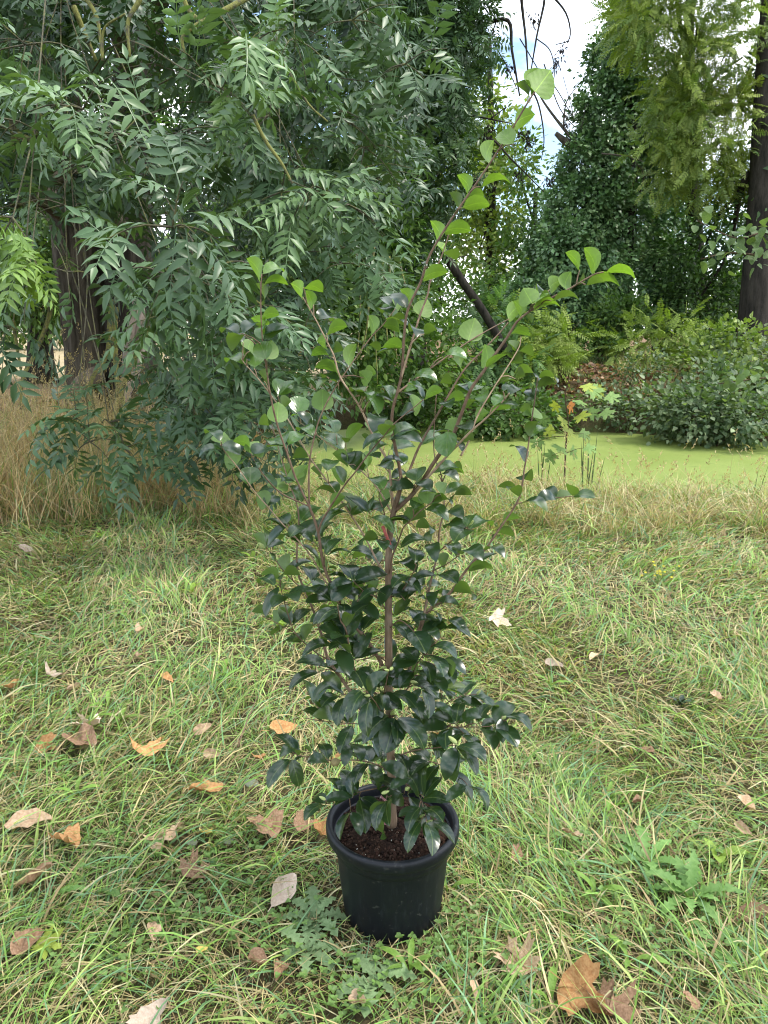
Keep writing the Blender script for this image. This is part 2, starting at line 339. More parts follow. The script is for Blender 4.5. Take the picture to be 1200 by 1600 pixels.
# living blades, leaning in swirls
x, y = lawn_pts(7600, 0.55, 6.2); ok = R.random(len(x)) < np.clip(0.95 + 0.75 * wob(x, y, 4.2, 27), 0.16, 1); x, y = x[ok], y[ok]; k = len(x); sc = np.clip(np.hypot(x, y) / 2.2, 1, 2.4)
flow = 3.0 * wob(x, y, 2.3, 21) + R.normal(0, 0.95, k)
tuft = 0.75 + 0.45 * np.clip(wob(x, y, 5.5, 23), -1, 1) + 0.35 * sstep(4.2, 5.6, y)
Lb = np.clip(R.lognormal(math.log(0.072), 0.42, k), 0.03, 0.22) * tuft * near_pot(x, y)
bulk.add(*blades(x, y, ground_z(x, y) - 0.003, Lb, R.uniform(.0022, .0052, k) * sc, flow, R.uniform(0.15, 0.75, k), R.uniform(0.9, 1.9, k),
     grass_col(k, dryness(x, y) * 0.8), 3, R.uniform(-.9, .9, k)))
# long broad blades arching over each other, near
x, y = lawn_pts(800, 0.6, 5.4, 0.8); k = len(x)
flow = 3.0 * wob(x, y, 2.3, 21) + R.normal(0, 1.1, k)
bulk.add(*blades(x, y, ground_z(x, y), R.uniform(0.11, 0.24, k) * near_pot(x, y), R.uniform(.003, .0066, k), flow, R.uniform(0.3, 0.9, k), R.uniform(1.3, 2.0, k),
     grass_col(k, 0.30), 4, R.uniform(-.7, .7, k)))
# straw stalks standing in the lawn
x, y = lawn_pts(40, 0.7, 6.0, 0.4); k = len(x)
bulk.add(*blades(x, y, ground_z(x, y), R.uniform(0.10, 0.32, k) * near_pot(x, y), R.uniform(.0014, .0024, k), R.uniform(0, 6.28, k), R.uniform(0.1, 1.0, k), R.uniform(0.5, 1.5, k), grass_col(k, 1.0), 4))
o = obj('lawn_grass', bulk.mesh('lawn_grass', M_GRASS), kind='stuff')
o['label'] = 'trodden green and straw coloured lawn grass around the black pot'

def tuft_band(name, label, n, xr, yr, Lr, straw, heads, keep=None, w=(.003, .006), lean=(0.05, 0.5), bend=(0.5, 1.7), clump=0.07, tone=np.array([1., 1., 1.])):
    b = Bulk(); nt_ = n // 24
    cx = R.uniform(*xr, nt_); cy = R.uniform(*yr, nt_)
    ok = (pond_sd(cx, cy) < 0.12)
    if keep is not None: ok &= keep(cx, cy)
    cx, cy = cx[ok], cy[ok]; k = len(cx) * 24
    x = np.repeat(cx, 24) + R.normal(0, clump, k); y = np.repeat(cy, 24) + R.normal(0, clump, k)
    Lg = np.repeat(R.uniform(*Lr, len(cx)), 24) * R.uniform(0.55, 1.15, k); st = np.repeat(R.random(len(cx)) < straw, 24)
    col = np.where(st[:, None], grass_col(k, 0.95) * tone, grass_col(k, 0.25))
    z = ground_z(x, y) - 0.01
    b.add(*blades(x, y, z, Lg, R.uniform(*w, k), R.uniform(0, 6.283, k), R.uniform(*lean, k), R.uniform(*bend, k), col, 4, R.uniform(-.5, .5, k)))
    if heads:                            # seed heads: stems that end in a spikelet
        q = R.choice(k, heads, replace=False); az = R.uniform(0, 6.28, heads); L2 = Lg[q] * R.uniform(1.0, 1.45, heads)
        V, F, C = blades(x[q], y[q], z[q], L2, np.full(heads, .0032), az, R.uniform(.02, .25, heads), R.uniform(.3, 1.0, heads), grass_col(heads, 1.0), 4)
        b.add(V, F, C); tip = V.reshape(heads, -1, 3)[:, -1]; pre = V.reshape(heads, -1, 3)[:, -3]
        dv = nrm(tip - pre); sp = 9
        for j in range(sp):
            p = tip + dv * ((j - 5) * 0.011) + R.normal(0, .004, (heads, 3)); dd = nrm(dv + R.normal(0, .5, (heads, 3)))
            TV = np.array([[0, 0, 0], [.5, .5, 0], [1, 0, 0], [.5, -.5, 0]]); TF = np.array([[0, 1, 2], [0, 2, 3]])
            V, F, m = scatter(TV, TF, p, dd, R.normal(0, 1, (heads, 3)), R.uniform(.018, .034, heads), R.uniform(.006, .011, heads))
            b.add(V, F, np.broadcast_to(S2 * .4 + S1 * .6, (heads, 3)) * R.uniform(.6, 1.25, (heads, 1)), m)
    o = obj(name, b.mesh(name, M_GRASS), kind='stuff'); o['label'] = label
    return o
tuft_band('tall_dry_grass', 'tall dry straw coloured grass with seed heads under the ash tree', 26000, (-5.6, -0.9), (5.15, 9.4), (0.38, 1.10), 0.78, 2200,
          keep=lambda x, y: (R.random(len(x)) < np.clip(1.4 - 0.16 * (y - 5), .3, 1)) & (y > 5.25 + 0.25 * wob(x, x, 2.5, 31) + 0.25 * sstep(-2.2, -0.9, x)) & (np.hypot(x + 4.1, y - 11) > .7), w=(.004, .008), lean=(.02, .75), bend=(.2, 2.0), tone=np.array([1.22, 1.12, 1.2]), clump=.11)
tuft_band('bank_grass', 'long bleached grass arching over the edge of the green pond', 42000, (-1.0, 6.6), (4.75, 7.6), (0.22, 0.46), 0.52, 900,
          keep=lambda x, y: (y > 5.0 + 0.35 * wob(x, x * .3, 2.1, 32) - 0.05 * x), lean=(0.05, 0.8), bend=(0.9, 2.4), w=(.004, .0085), clump=.06)
tuft_band('far_bank_grass', 'dry reddish grass and stems on the far bank of the pond', 5200, (2.2, 8.6), (12.2, 19.5), (0.25, 0.55), 0.75, 120,
          keep=lambda x, y: (far_bank(x, y) > 0.25), w=(.006, .012))

# ------------------------------------------------------------------ leaf templates
def leaf_tpl(aspect=0.42, fold=0.12, arch=0.10, pts=(0.0, 0.28, 0.62, 1.0), wid=(0.0, 1.0, 0.78, 0.0)):
    V = []; F = []
    for s, w in zip(pts, wid):
        zc = arch * (4 * s * (1 - s)); hw = aspect * 0.5 * w
        if w == 0: V.append((s, 0, zc))
        else: V += [(s, -hw, zc + fold * hw), (s, 0, zc - fold * hw), (s, hw, zc + fold * hw)]
    n = len(pts); i = 1
    F += [(0, 1, 2), (0, 2, 3)]
    for _ in range(n - 3):
        F += [(i, i + 3, i + 4), (i, i + 4, i + 1), (i + 1, i + 4, i + 5), (i + 1, i + 5, i + 2)]; i += 3
    F += [(i, i + 3, i + 1), (i + 1, i + 3, i + 2)]
    return np.array(V, float), np.array(F)
def dia_tpl(aspect=0.5, fold=0.25):
    h = aspect / 2
    return np.array([[0, 0, 0], [.42, -h, fold * h], [1, 0, 0], [.42, h, fold * h]], float), np.array([[0, 1, 2], [0, 2, 3]])
def pinnate_tpl(rng, pairs=5, ll=0.36, asp=0.36, arch=-0.16, leaf=None, rach=0.012, start=0.25, ang=62, jit=0.12, droop=0.25):
    LV, LF = leaf if leaf is not None else leaf_tpl(asp)
    V = []; F = []; n = 0
    rz = lambda s: arch * s * s * 1.0
    rs = np.linspace(0, 1, 5)
    for s in rs: V += [(s, -rach * (1 - .6 * s), rz(s)), (s, rach * (1 - .6 * s), rz(s))]
    for i in range(4): F += [(2 * i, 2 * i + 2, 2 * i + 3), (2 * i, 2 * i + 3, 2 * i + 1)]
    n = len(V)
    items = [(start + (0.93 - start) * i / (pairs - 1), sd) for i in range(pairs) for sd in (-1, 1)] + [(1.0, 0)]
    for s, sd in items:
        a = math.radians(ang + rng.normal(0, 8)) * sd; size = ll * (0.75 + 0.35 * math.sin(math.pi * min(s, 0.9))) * rng.uniform(.88, 1.1)
        base = np.array([s, 0, rz(s)]); X = np.array([math.cos(a), math.sin(a), -droop * rng.uniform(0.3, 1.6) + (arch * 2 * s) * 0.5])
        X = X / np.linalg.norm(X); Z = np.array([rng.normal(0, jit), rng.normal(0, jit) - 0.15 * sd, 1.0])
        Yv = np.cross(Z, X); Yv /= np.linalg.norm(Yv); Zv = np.cross(X, Yv)
        W = base + size * (LV[:, :1] * X + LV[:, 1:2] * Yv + LV[:, 2:3] * Zv)
        V += W.tolist(); F += (LF + n).tolist(); n += len(LV)
    return np.array(V, float), np.array(F)
DIA = dia_tpl(0.55); LEAF = leaf_tpl(0.5, 0.2, 0.06); ROUND = leaf_tpl(0.8, 0.15, 0.05, wid=(0, 1.0, 0.85, 0))
rngT = np.random.default_rng(5)
ASH_T = [pinnate_tpl(rngT, 5 if i % 3 else 4, 0.40, 0.36, -0.10 - 0.08 * i, leaf_tpl(0.31, 0.2, 0.09, (0., .3, .64, 1.), (0, 1., .66, 0)), droop=.42, jit=.2) for i in range(5)]
ASH_FAR = [pinnate_tpl(rngT, 5, 0.38, 0.38, -0.12 - 0.1 * i, dia_tpl(0.33, 0.3), droop=.4, jit=.2) for i in range(3)]
LOCUST = [pinnate_tpl(rngT, 8, 0.22, 0.45, -0.10 - 0.08 * i, dia_tpl(0.45, 0.2), start=0.15, ang=72) for i in range(3)]
FEATHER = [pinnate_tpl(rngT, 9, 0.20, 0.2, -0.2 - 0.15 * i, dia_tpl(0.24, 0.2), start=0.08, ang=55) for i in range(3)]

def ell_pts(n, c, r, shell=0.55):
    v = nrm(R.normal(0, 1, (n, 3))); q = shell + (1 - shell) * R.random((n, 1)); return c + v * q * r, v
def clump_leaves(b, tpls, clumps, size, cols, tuft_n, tuft_sig, up=0.9, droop=0.35, zcut=None):
    """clumps: (centre, radii, number of tufts); leaves sit in tufts spread through the clump's volume"""
    for c, r, nt_ in clumps:
        tc_, tv = ell_pts(nt_, np.array(c), np.array(r), 0.45)
        tshade = R.random((nt_, 1))
        k = nt_ * tuft_n
        tv2 = np.repeat(tv, tuft_n, 0); off = nrm(R.normal(0, 1, (k, 3)) + tv2 * 0.6) * (np.abs(R.normal(0.6, 0.4, (k, 1))) * tuft_sig)
        p = np.repeat(tc_, tuft_n, 0) + off
        if zcut is not None:
            ok = p[:, 2] > ground_z(p[:, 0], p[:, 1]) + zcut; p, off, tv2 = p[ok], off[ok], tv2[ok]; sh = np.repeat(tshade, tuft_n, 0)[ok]
        else: sh = np.repeat(tshade, tuft_n, 0)
        k = len(p)
        X = nrm(nrm(off) + 0.5 * tv2 + R.normal(0, .45, (k, 3)) - np.array([0, 0, droop])); Z = nrm(np.array([0, 0, up]) + 0.5 * tv2 + R.normal(0, .45, (k, 3)))
        ci = np.clip((sh[:, 0] * 0.75 + R.random(k) * 0.35) * (len(cols) - 1), 0, len(cols) - 1.001); i0 = ci.astype(int); f = (ci - i0)[:, None]
        C = np.array(cols); C = (C[i0] * (1 - f) + C[i0 + 1] * f) * R.uniform(.8, 1.2, (k, 1))
        ti = R.integers(0, len(tpls), k)
        for t, (TV, TF) in enumerate(tpls):
            s_ = ti == t
            if s_.any():
                V, F, m = scatter(TV, TF, p[s_], X[s_], Z[s_], R.uniform(*size, s_.sum())); b.add(V, F, C[s_], m)
def pxclumps(lst, depth=1.0):
    """(px, py, Y, rx px, ry px, tufts) -> ellipsoids in metres"""
    o = []
    for x, y, Y, rx, ry, n in lst:
        s = ppm(x, y, Y); a, c_ = rx / s, ry / s; o.append((at(x, y, Y), (a, (a + c_) / 2 * depth, c_), n))
    return o
def limbs(mb, base, targets, r0, r1, sides=6, sag=0.12, n=9):
    base = np.asarray(base, float)
    for t in targets:
        t = np.asarray(t, float); L_ = np.linalg.norm(t - base); m1 = base + (t - base) * 0.35 + np.array([0, 0, L_ * sag]) + R.normal(0, .05 * L_, 3)
        m2 = base + (t - base) * 0.7 + np.array([0, 0, L_ * sag * 0.8]) + R.normal(0, .05 * L_, 3)
        mb.add(*tube(smooth_line([base, m1, m2, t], n), [r0, r0 * .7, r1 * 1.5, r1], sides))

def bg_tree(name, label, root, top, r0, clumps, tpls, size, cols, tuft_n, tuft_sig, mat=M_LEAF, bark=M_BARK_DK, up=0.9, droop=0.35, group=None, cat='tree', lean=None):
    root = np.array(root, float); root[2] = float(ground_z(root[0], root[1])) - 0.1; top = np.array(top, float)
    e = thing(name, label, cat, tuple(root), group); inv = np.array(root)
    mb = MB(); P = smooth_line([root, root + (top - root) * .35 + R.normal(0, r0 * .5, 3) * [1, 1, 0], root + (top - root) * .7 + R.normal(0, r0 * .6, 3) * [1, 1, 0], top], 16)
    rr = np.linspace(r0, r0 * .25, 16); rr[0] *= 1.5; rr[1] *= 1.12
    V, F = tube(P - inv, rr, 12); mb.add(V, F); obj('trunk', mb.mesh('trunk', bark), e)
    for c, r, n in clumps:
        i = int(np.clip(np.interp(c[2] - 1.0, P[:, 2], np.arange(16)), 7, 15)); mb = MB(); limbs(mb, P[i] - inv, [np.array(c) - inv], rr[i] * .45, .02, 6); obj('limb', mb.mesh('limb', bark), e)
    b = Bulk(); clump_leaves(b, tpls, clumps, size, cols, tuft_n, tuft_sig, up, droop)
    me = b.mesh('crown', mat); o = obj('crown', me, e, kind='stuff'); me.transform(Matrix.Translation(Vector((-inv).tolist())))
    return e
# ------------------------------------------------------------------ background trees
IVYT = dia_tpl(.85, .3)
c3 = lambda *a: [np.array(v) for v in a]
DK = c3((0.024, 0.054, 0.019), (0.042, 0.090, 0.026), (0.066, 0.132, 0.036), (0.102, 0.180, 0.048))
MID = c3((0.044, 0.088, 0.025), (0.075, 0.144, 0.035), (0.119, 0.206, 0.048), (0.188, 0.275, 0.062))
YG = c3((0.091, 0.144, 0.033), (0.143, 0.215, 0.046), (0.234, 0.299, 0.065), (0.312, 0.371, 0.078))
IVY = c3((0.058, 0.121, 0.049), (0.096, 0.186, 0.070), (0.144, 0.258, 0.099), (0.265, 0.383, 0.169))
BLU = c3((0.034, 0.076, 0.032), (0.051, 0.103, 0.042), (0.069, 0.129, 0.053), (0.098, 0.161, 0.059))

bg_tree('broadleaf_tree', 'dense dark green tree standing behind the ash tree branches', at(360, 560, 14.4), at(450, -120, 14), 0.32,
        pxclumps([(400, 40, 13, 130, 110, 70), (560, 60, 13.5, 130, 120, 75), (640, 210, 14, 80, 140, 60), (470, 210, 13.5, 130, 110, 80), (430, 360, 12.5, 120, 80, 70), (560, 350, 13, 110, 90, 70),
                  (480, 470, 12.5, 120, 60, 60), (590, 490, 13, 90, 80, 55), (610, 390, 14, 60, 110, 40), (690, 480, 17.5, 80, 80, 50), (650, 560, 14, 80, 50, 40), (520, 570, 13, 100, 50, 40), (330, 250, 14, 90, 140, 60), (300, 60, 14, 90, 120, 50), (350, 470, 14, 90, 90, 50)]),
        [LEAF, DIA], (.09, .16), MID, 40, 0.42)
bg_tree('broadleaf_tree', 'shaded tree with a dark trunk at the edge of the dry clearing', at(60, 560, 21), at(50, -60, 21), 0.34,
        pxclumps([(20, 60, 20, 110, 120, 60), (130, 50, 20, 100, 120, 60), (40, 200, 20, 120, 100, 70), (170, 220, 20.5, 90, 100, 60), (30, 340, 19.5, 110, 90, 70), (140, 360, 20, 100, 90, 60), (250, 330, 20, 90, 110, 60), (20, 450, 19.5, 80, 55, 45), (110, 470, 20, 80, 45, 45), (230, 480, 20, 90, 60, 50), (-80, 300, 20, 90, 200, 60), (-230, 250, 20, 110, 180, 60), (-200, 60, 20, 110, 120, 40)]),
        [LEAF, DIA], (.13, .22), MID, 34, 0.55)
bg_tree('ash_tree', 'feathery ash tree with dark hanging seed bunches beside the white sky gap', at(655, 560, 16.4), at(640, -150, 15.5), 0.20,
        pxclumps([(640, 20, 13, 90, 80, 60), (690, 90, 13, 60, 80, 30), (610, 130, 13.5, 70, 90, 40), (670, 200, 13.5, 60, 70, 22), (740, 40, 13, 34, 50, 18), (640, 300, 14, 70, 80, 40), (690, 300, 14.5, 50, 50, 12), (620, 420, 14, 60, 70, 34), (660, -90, 13, 120, 60, 50)]),
        ASH_FAR, (.26, .40), BLU, 10, 0.32, mat=M_ASH, up=.8, droop=.55)
bg_tree('lime_green_tree', 'pale yellow green tree glowing behind the feathery ash', at(765, 560, 24), at(765, 60, 24), 0.22,
        pxclumps([(740, 180, 24, 50, 60, 40), (790, 240, 24, 40, 60, 34), (720, 280, 23.5, 60, 70, 44), (775, 330, 24, 50, 50, 34), (745, 400, 23.5, 60, 60, 40)]),
        [DIA], (.14, .24), YG, 34, 0.5)
bg_tree('open_tree', 'loose mid green tree with sky showing through between ash and ivy', at(835, 560, 22), at(838, 300, 22), 0.2,
        pxclumps([(815, 270, 21.5, 26, 50, 16), (830, 350, 21.5, 45, 45, 30), (800, 420, 21, 60, 60, 42), (860, 430, 21.5, 50, 60, 34), (790, 500, 20.5, 70, 50, 46), (720, 480, 20.5, 70, 60, 46), (870, 510, 21, 60, 40, 36)]),
        [DIA, LEAF], (.10, .18), MID[:3] + [np.array((.10, .16, .05))], 34, 0.42)
# the ivy-clad tree: a pair of trunks wrapped in ivy
e = bg_tree('ivy_clad_tree', 'tall tree wholly wrapped in dark ivy beside the pond', at(950, 560, 20), at(975, -60, 20), 0.38,
        pxclumps([(985, 30, 20, 34, 50, 52), (965, 110, 20, 46, 60, 91), (945, 190, 20, 52, 60, 108), (930, 260, 19.8, 60, 55, 115), (905, 330, 19.6, 66, 55, 129), (960, 330, 19.8, 50, 60, 98), (890, 400, 19.4, 78, 60, 150), (940, 420, 19.6, 55, 60, 105), (870, 470, 19.2, 80, 45, 122), (935, 490, 19.4, 50, 40, 77), (830, 480, 19.5, 50, 50, 70), (1000, 190, 20.3, 30, 80, 70)]),
        [IVYT], (.075, .135), IVY, 46, 0.24, mat=M_IVY, up=.6, droop=.5)
bg_tree('ivy_clad_tree', 'slim ivy column standing right of the broad ivy clad tree', at(1035, 560, 20.8), at(1035, 120, 20.8), 0.25,
        pxclumps([(1035, 190, 20.6, 34, 60, 70), (1040, 270, 20.6, 38, 55, 80), (1035, 350, 20.6, 40, 50, 87), (1032, 420, 20.5, 44, 45, 91), (1030, 480, 20.4, 46, 35, 80)]),
        [IVYT], (.075, .135), [v * 1.5 for v in IVY], 44, 0.24, mat=M_IVY, up=.6, droop=.5)
bg_tree('feathery_tree', 'tall tree with yellow green feathery foliage hanging over the ivy', at(1105, 540, 21.5), at(1090, -160, 19), 0.26,
        pxclumps([(1010, 20, 17, 60, 60, 21), (1090, 40, 17, 80, 70, 28), (1160, 90, 17.5, 60, 90, 24), (1070, 130, 17, 60, 70, 23), (1110, 200, 17.2, 70, 60, 22), (1160, 240, 17.5, 50, 70, 16), (1040, 210, 17.2, 26, 70, 8), (1100, 280, 17.5, 50, 50, 13), (1060, -70, 17, 130, 60, 24)]),
        LOCUST + FEATHER[:1], (.26, .44), YG, 20, 0.42, droop=.35, up=.7)
bg_tree('dark_trunk_tree', 'big tree with a leaning black trunk above the bramble bank', at(1172, 585, 17), at(1205, -100, 17.3), 0.36,
        pxclumps([(1230, 120, 17.5, 60, 100, 30), (1215, 300, 17, 40, 60, 18), (1150, 330, 18.5, 60, 60, 34), (1100, 390, 19, 60, 70, 44), (1180, 400, 19.5, 60, 60, 40), (1090, 470, 19, 60, 45, 40), (1150, 480, 20, 60, 40, 30)]),
        [DIA, LEAF], (.10, .18), DK, 34, 0.45)
far = []
for i, (x, y, Yd, r, hpx) in enumerate([(-620, 400, 48, 180, 150), (-400, 410, 52, 170, 140), (-160, 440, 50, 160, 110), (20, 430, 62, 120, 110), (200, 420, 60, 140, 130), (420, 400, 58, 150, 150), (600, 430, 60, 120, 120), (880, 470, 62, 110, 60), (1180, 480, 55, 100, 55), (1330, 440, 50, 120, 110)]):
    far.append((x, y, Yd, r, hpx, 60))
b = Bulk(); clump_leaves(b, [DIA], pxclumps(far, 0.5), (.5, .8), MID, 40, 1.5)
o = obj('far_wood', b.mesh('far_wood', M_LEAF), kind='stuff'); o['label'] = 'far off wood closing the view behind the clearing'

# leaning dead limb in front of the dark trees
P = smooth_line([at(676, 360, 15.3), at(690, 392, 15.3), at(706, 415, 15.4), at(728, 448, 15.5), at(757, 490, 15.6), at(790, 550, 15.8), at(802, 600, 16)], 20)
P[-1][2] = min(P[-1][2], 0.3)
mb = MB(); mb.add(*tube(P - P[0], [0.05, 0.08, 0.085, 0.085, 0.085, 0.09, 0.10], 10)); mb.add(*tube(np.array([P[6], P[6] + [0.15, 0, 0.12], P[6] + [0.35, 0.05, 0.16]]) - P[0], [.02, .012, .006], 6))
thing('dead_limb', 'dark bare dead limb leaning in front of the dense tree', 'branch', tuple(P[0]), me=mb.mesh('dead_limb', M_BARK_DK))

# bare twigs with black seed bunches against the sky: they belong to the feathery ash
ash_bg = bpy.data.objects['ash_tree']; o0 = np.array(ash_bg.location)
def px_branch(parent, name, pts, rad, mat, Y=None, sides=6, n=None, org=None):
    P = [at(p[0], p[1], p[2] if len(p) > 2 else Y) for p in pts]; P = smooth_line(P, n or max(6, 4 * len(P)))
    og = np.array(parent.location) if org is None else org
    mb = MB(); mb.add(*tube(P - og, rad, sides)); return obj(name, mb.mesh(name, mat), parent), P
for pts, r in [([(640, 120, 14.0), (720, 60, 13.4), (790, 30, 13.0), (800, 80, 13.0), (812, 150, 13.0)], (.03, .02, .008)), ([(720, -30, 13.3), (800, -40, 13.0), (818, 30, 13.0), (826, 130, 13.0)], (.025, .018, .006)),
               ([(800, -40, 13.0), (850, -20, 13.0), (838, 60, 13.0), (828, 120, 13.0)], (.02, .012, .005)), ([(850, -20, 13.0), (884, 20, 13.0), (890, 60, 13.0), (868, 70, 13.0)], (.012, .008, .004)),
               ([(640, 150, 14.0), (720, 176, 13.6), (760, 185, 13.4), (800, 193, 13.3)], (.02, .012, .005)), ([(766, 186, 13.4), (790, 168, 13.4), (788, 172, 13.4)], (.008, .005, .004)),
               ([(812, 60, 13.0), (830, 90, 13.0), (845, 120, 13.0), (843, 150, 13.1)], (.006, .005, .004)), ([(640, 250, 14.0), (700, 240, 13.8), (760, 215, 13.7), (800, 250, 13.7), (850, 300, 13.8)], (.025, .015, .005)),
               ([(680, 60, 13.4), (705, 150, 13.4), (712, 260, 13.5), (708, 330, 13.6)], (.02, .012, .004)), ([(780, 20, 13.0), (770, 60, 13.0), (790, 100, 13.0), (808, 140, 13.0)], (.008, .006, .004)), ([(838, 60, 13.0), (860, 80, 13.0), (866, 120, 13.0), (850, 150, 13.0)], (.006, .005, .003)), ([(826, 130, 13.0), (842, 165, 13.0), (850, 215, 13.0), (846, 250, 13.0)], (.010, .008, .004)), ([(850, 100, 13.0), (875, 170, 13.0), (905, 200, 13.0), (915, 165, 13.0)], (.007, .005, .003)), ([(845, 110, 13.0), (870, 140, 13.0), (895, 180, 13.0), (880, 120, 13.0)], (.006, .005, .003))]:
    px_branch(ash_bg, 'branch', pts, tuple(q * 1.45 for q in r), M_BARK_DK)
d_ = Nd('dry_seed'); M_SEED = d_.out(d_.principled((.018, .014, .012), .8, .2).outputs[0])
for (x, y) in [(720, 176), (766, 200), (757, 215), (812, 205), (824, 210), (826, 225), (773, 278), (741, 283), (810, 272), (833, 30), (880, 75), (885, 190), (858, 280), (870, 100), (795, 110), (690, 170), (668, 135), (645, 150)]:
    q = at(x, y, 13.3) - o0; pts_ = q + R.normal(0, .035, (40, 3)) * [1, 1, 1.5]
    V, F, m = scatter(*dia_tpl(.3, .2), pts_, R.normal(0, .5, (40, 3)) - [0, 0, 1], R.normal(0, 1, (40, 3)), R.uniform(.06, .09, 40)); obj('seed_bunch', mesh_np('seed_bunch', V, F, None, False, [M_SEED]), ash_bg, kind='stuff')
# broken bare bough of the ivy tree against the sky
ivy = bpy.data.objects['ivy_clad_tree']
for pts, r in [([(950, 215, 20), (905, 228, 19.8), (885, 222, 19.8), (868, 208, 19.8)], (.10, .11, .09, .05)), ([(905, 228, 19.8), (880, 200, 19.8), (850, 160, 19.8), (835, 130, 19.8)], (.05, .03, .012)), ([(880, 200, 19.8), (885, 160, 19.8), (905, 130, 19.8)], (.025, .015, .008)),
               ([(940, 240, 19), (985, 245, 18.6), (1010, 255, 18.4)], (.02, .012, .006)), ([(1000, 300, 19), (1005, 270, 18.6), (980, 240, 18.5)], (.02, .012, .006))]:
    px_branch(ivy, 'bare_bough', pts, r, M_BARK)

# ------------------------------------------------------------------ far bank plants
def bush(name, label, clumps, tpls, size, cols, tuft_n, sig, mat=M_LEAF, cat='bush', stems=7, group=None, up=.9, droop=.3):
    c0 = np.array(clumps[0][0], float); base = np.array([c0[0], c0[1], float(ground_z(c0[0], c0[1]))])
    e = thing(name, label, cat, tuple(base), group); b = Bulk(); clump_leaves(b, tpls, clumps, size, cols, tuft_n, sig, up, droop, zcut=-0.45)
    me = b.mesh('foliage', mat); me.transform(Matrix.Translation(Vector((-base).tolist()))); obj('foliage', me, e, kind='stuff')
    for i in range(stems):
        c, r, n = clumps[i % len(clumps)]; t = np.array(c) + R.normal(0, .45, 3) * np.array(r); s0 = base + [R.normal(0, .2), R.normal(0, .1), -.05]
        t[2] = max(t[2], s0[2] + .15); mb = MB(); mb.add(*tube(smooth_line([s0 - base, (s0 + t) / 2 - base + [R.normal(0, .05), 0, .1], t - base], 7), [.012, .004], 5)); obj('stem', mb.mesh('stem', M_TWIG), e)
    return e
BR = c3((0.068, 0.111, 0.057), (0.108, 0.169, 0.081), (0.169, 0.227, 0.115), (0.270, 0.325, 0.176))
LOC = c3((0.158, 0.222, 0.043), (0.224, 0.302, 0.058), (0.290, 0.383, 0.079), (0.370, 0.444, 0.101))
LOCD = c3((.06, .13, .05), (.09, .18, .06), (.12, .22, .07), (.16, .27, .08))
RND = [leaf_tpl(.75, .2, .05)]
bush('bramble_bush', 'broad bramble mound spilling over the bank onto the green pond', pxclumps([(1100, 645, 12.8, 90, 42, 56), (1050, 640, 13.2, 50, 34, 32), (1170, 650, 12.2, 60, 45, 44), (1130, 605, 13.5, 70, 30, 40)]), RND, (.06, .13), BR, 26, .34)
bush('bramble_bush', 'bramble bush under the leaning black trunk', pxclumps([(1190, 560, 15.5, 60, 40, 40), (1130, 555, 15.5, 60, 30, 34), (1240, 600, 13.5, 60, 50, 36)]), RND, (.06, .13), BR, 24, .34)
bush('bramble_bush', 'low tangle of brambles at the waterline behind the maple sapling', pxclumps([(960, 640, 14.3, 50, 26, 30), (900, 640, 15, 50, 30, 30), (1010, 580, 15, 50, 26, 24)]), RND, (.06, .10), BR, 22, .3)
bush('shrub', 'leafy green shrub overhanging the pond behind the potted plant', pxclumps([(740, 652, 13.6, 80, 42, 56), (805, 645, 13.8, 70, 46, 50), (680, 620, 14.8, 60, 45, 44), (620, 620, 15, 60, 45, 44), (850, 650, 14.5, 40, 30, 24)]), RND, (.07, .12), MID[:3] + [np.array((.10, .15, .055))], 28, .24)
bush('locust_sapling', 'bright green locust sapling growing in front of the ivy clad tree', pxclumps([(850, 545, 16.5, 60, 36, 26), (880, 525, 16.7, 42, 26, 20), (830, 575, 16.2, 50, 26, 18), (800, 520, 16.8, 45, 40, 20)]), LOCUST, (.30, .46), LOC, 7, .26, cat='sapling')
bush('locust_sapling', 'dull green locust sapling behind the upper right camellia branch', pxclumps([(770, 500, 16.5, 50, 36, 22), (790, 560, 16, 55, 30, 22), (750, 550, 16, 45, 40, 18)]), LOCUST, (.28, .42), LOCD, 7, .26, cat='sapling')
bush('locust_sapling', 'light green locust sapling on the bank below the slim ivy column', pxclumps([(1020, 525, 16.8, 44, 28, 18), (1050, 515, 16.8, 36, 26, 14), (990, 545, 16.5, 36, 20, 12), (1065, 555, 16.2, 34, 22, 10)]), LOCUST, (.26, .40), LOC, 6, .26, cat='sapling')
bush('elder_bush', 'shaded round bush at the foot of the ivy clad tree', pxclumps([(960, 500, 18, 45, 36, 34), (930, 540, 17.5, 50, 30, 30), (1090, 520, 18.5, 60, 40, 40), (985, 490, 18.3, 30, 30, 20)]), [LEAF], (.09, .15), MID, 26, .24)
bush('leafy_shrub', 'leafy pale shrub with upright shoots at the foot of the black trunk', pxclumps([(1120, 540, 15, 40, 30, 20), (1085, 570, 14.6, 40, 26, 18), (1170, 540, 14.4, 30, 40, 14), (1160, 600, 13.6, 40, 24, 14)]), RND, (.08, .13), YG[:3] + [np.array((.2, .28, .09))], 16, .24)

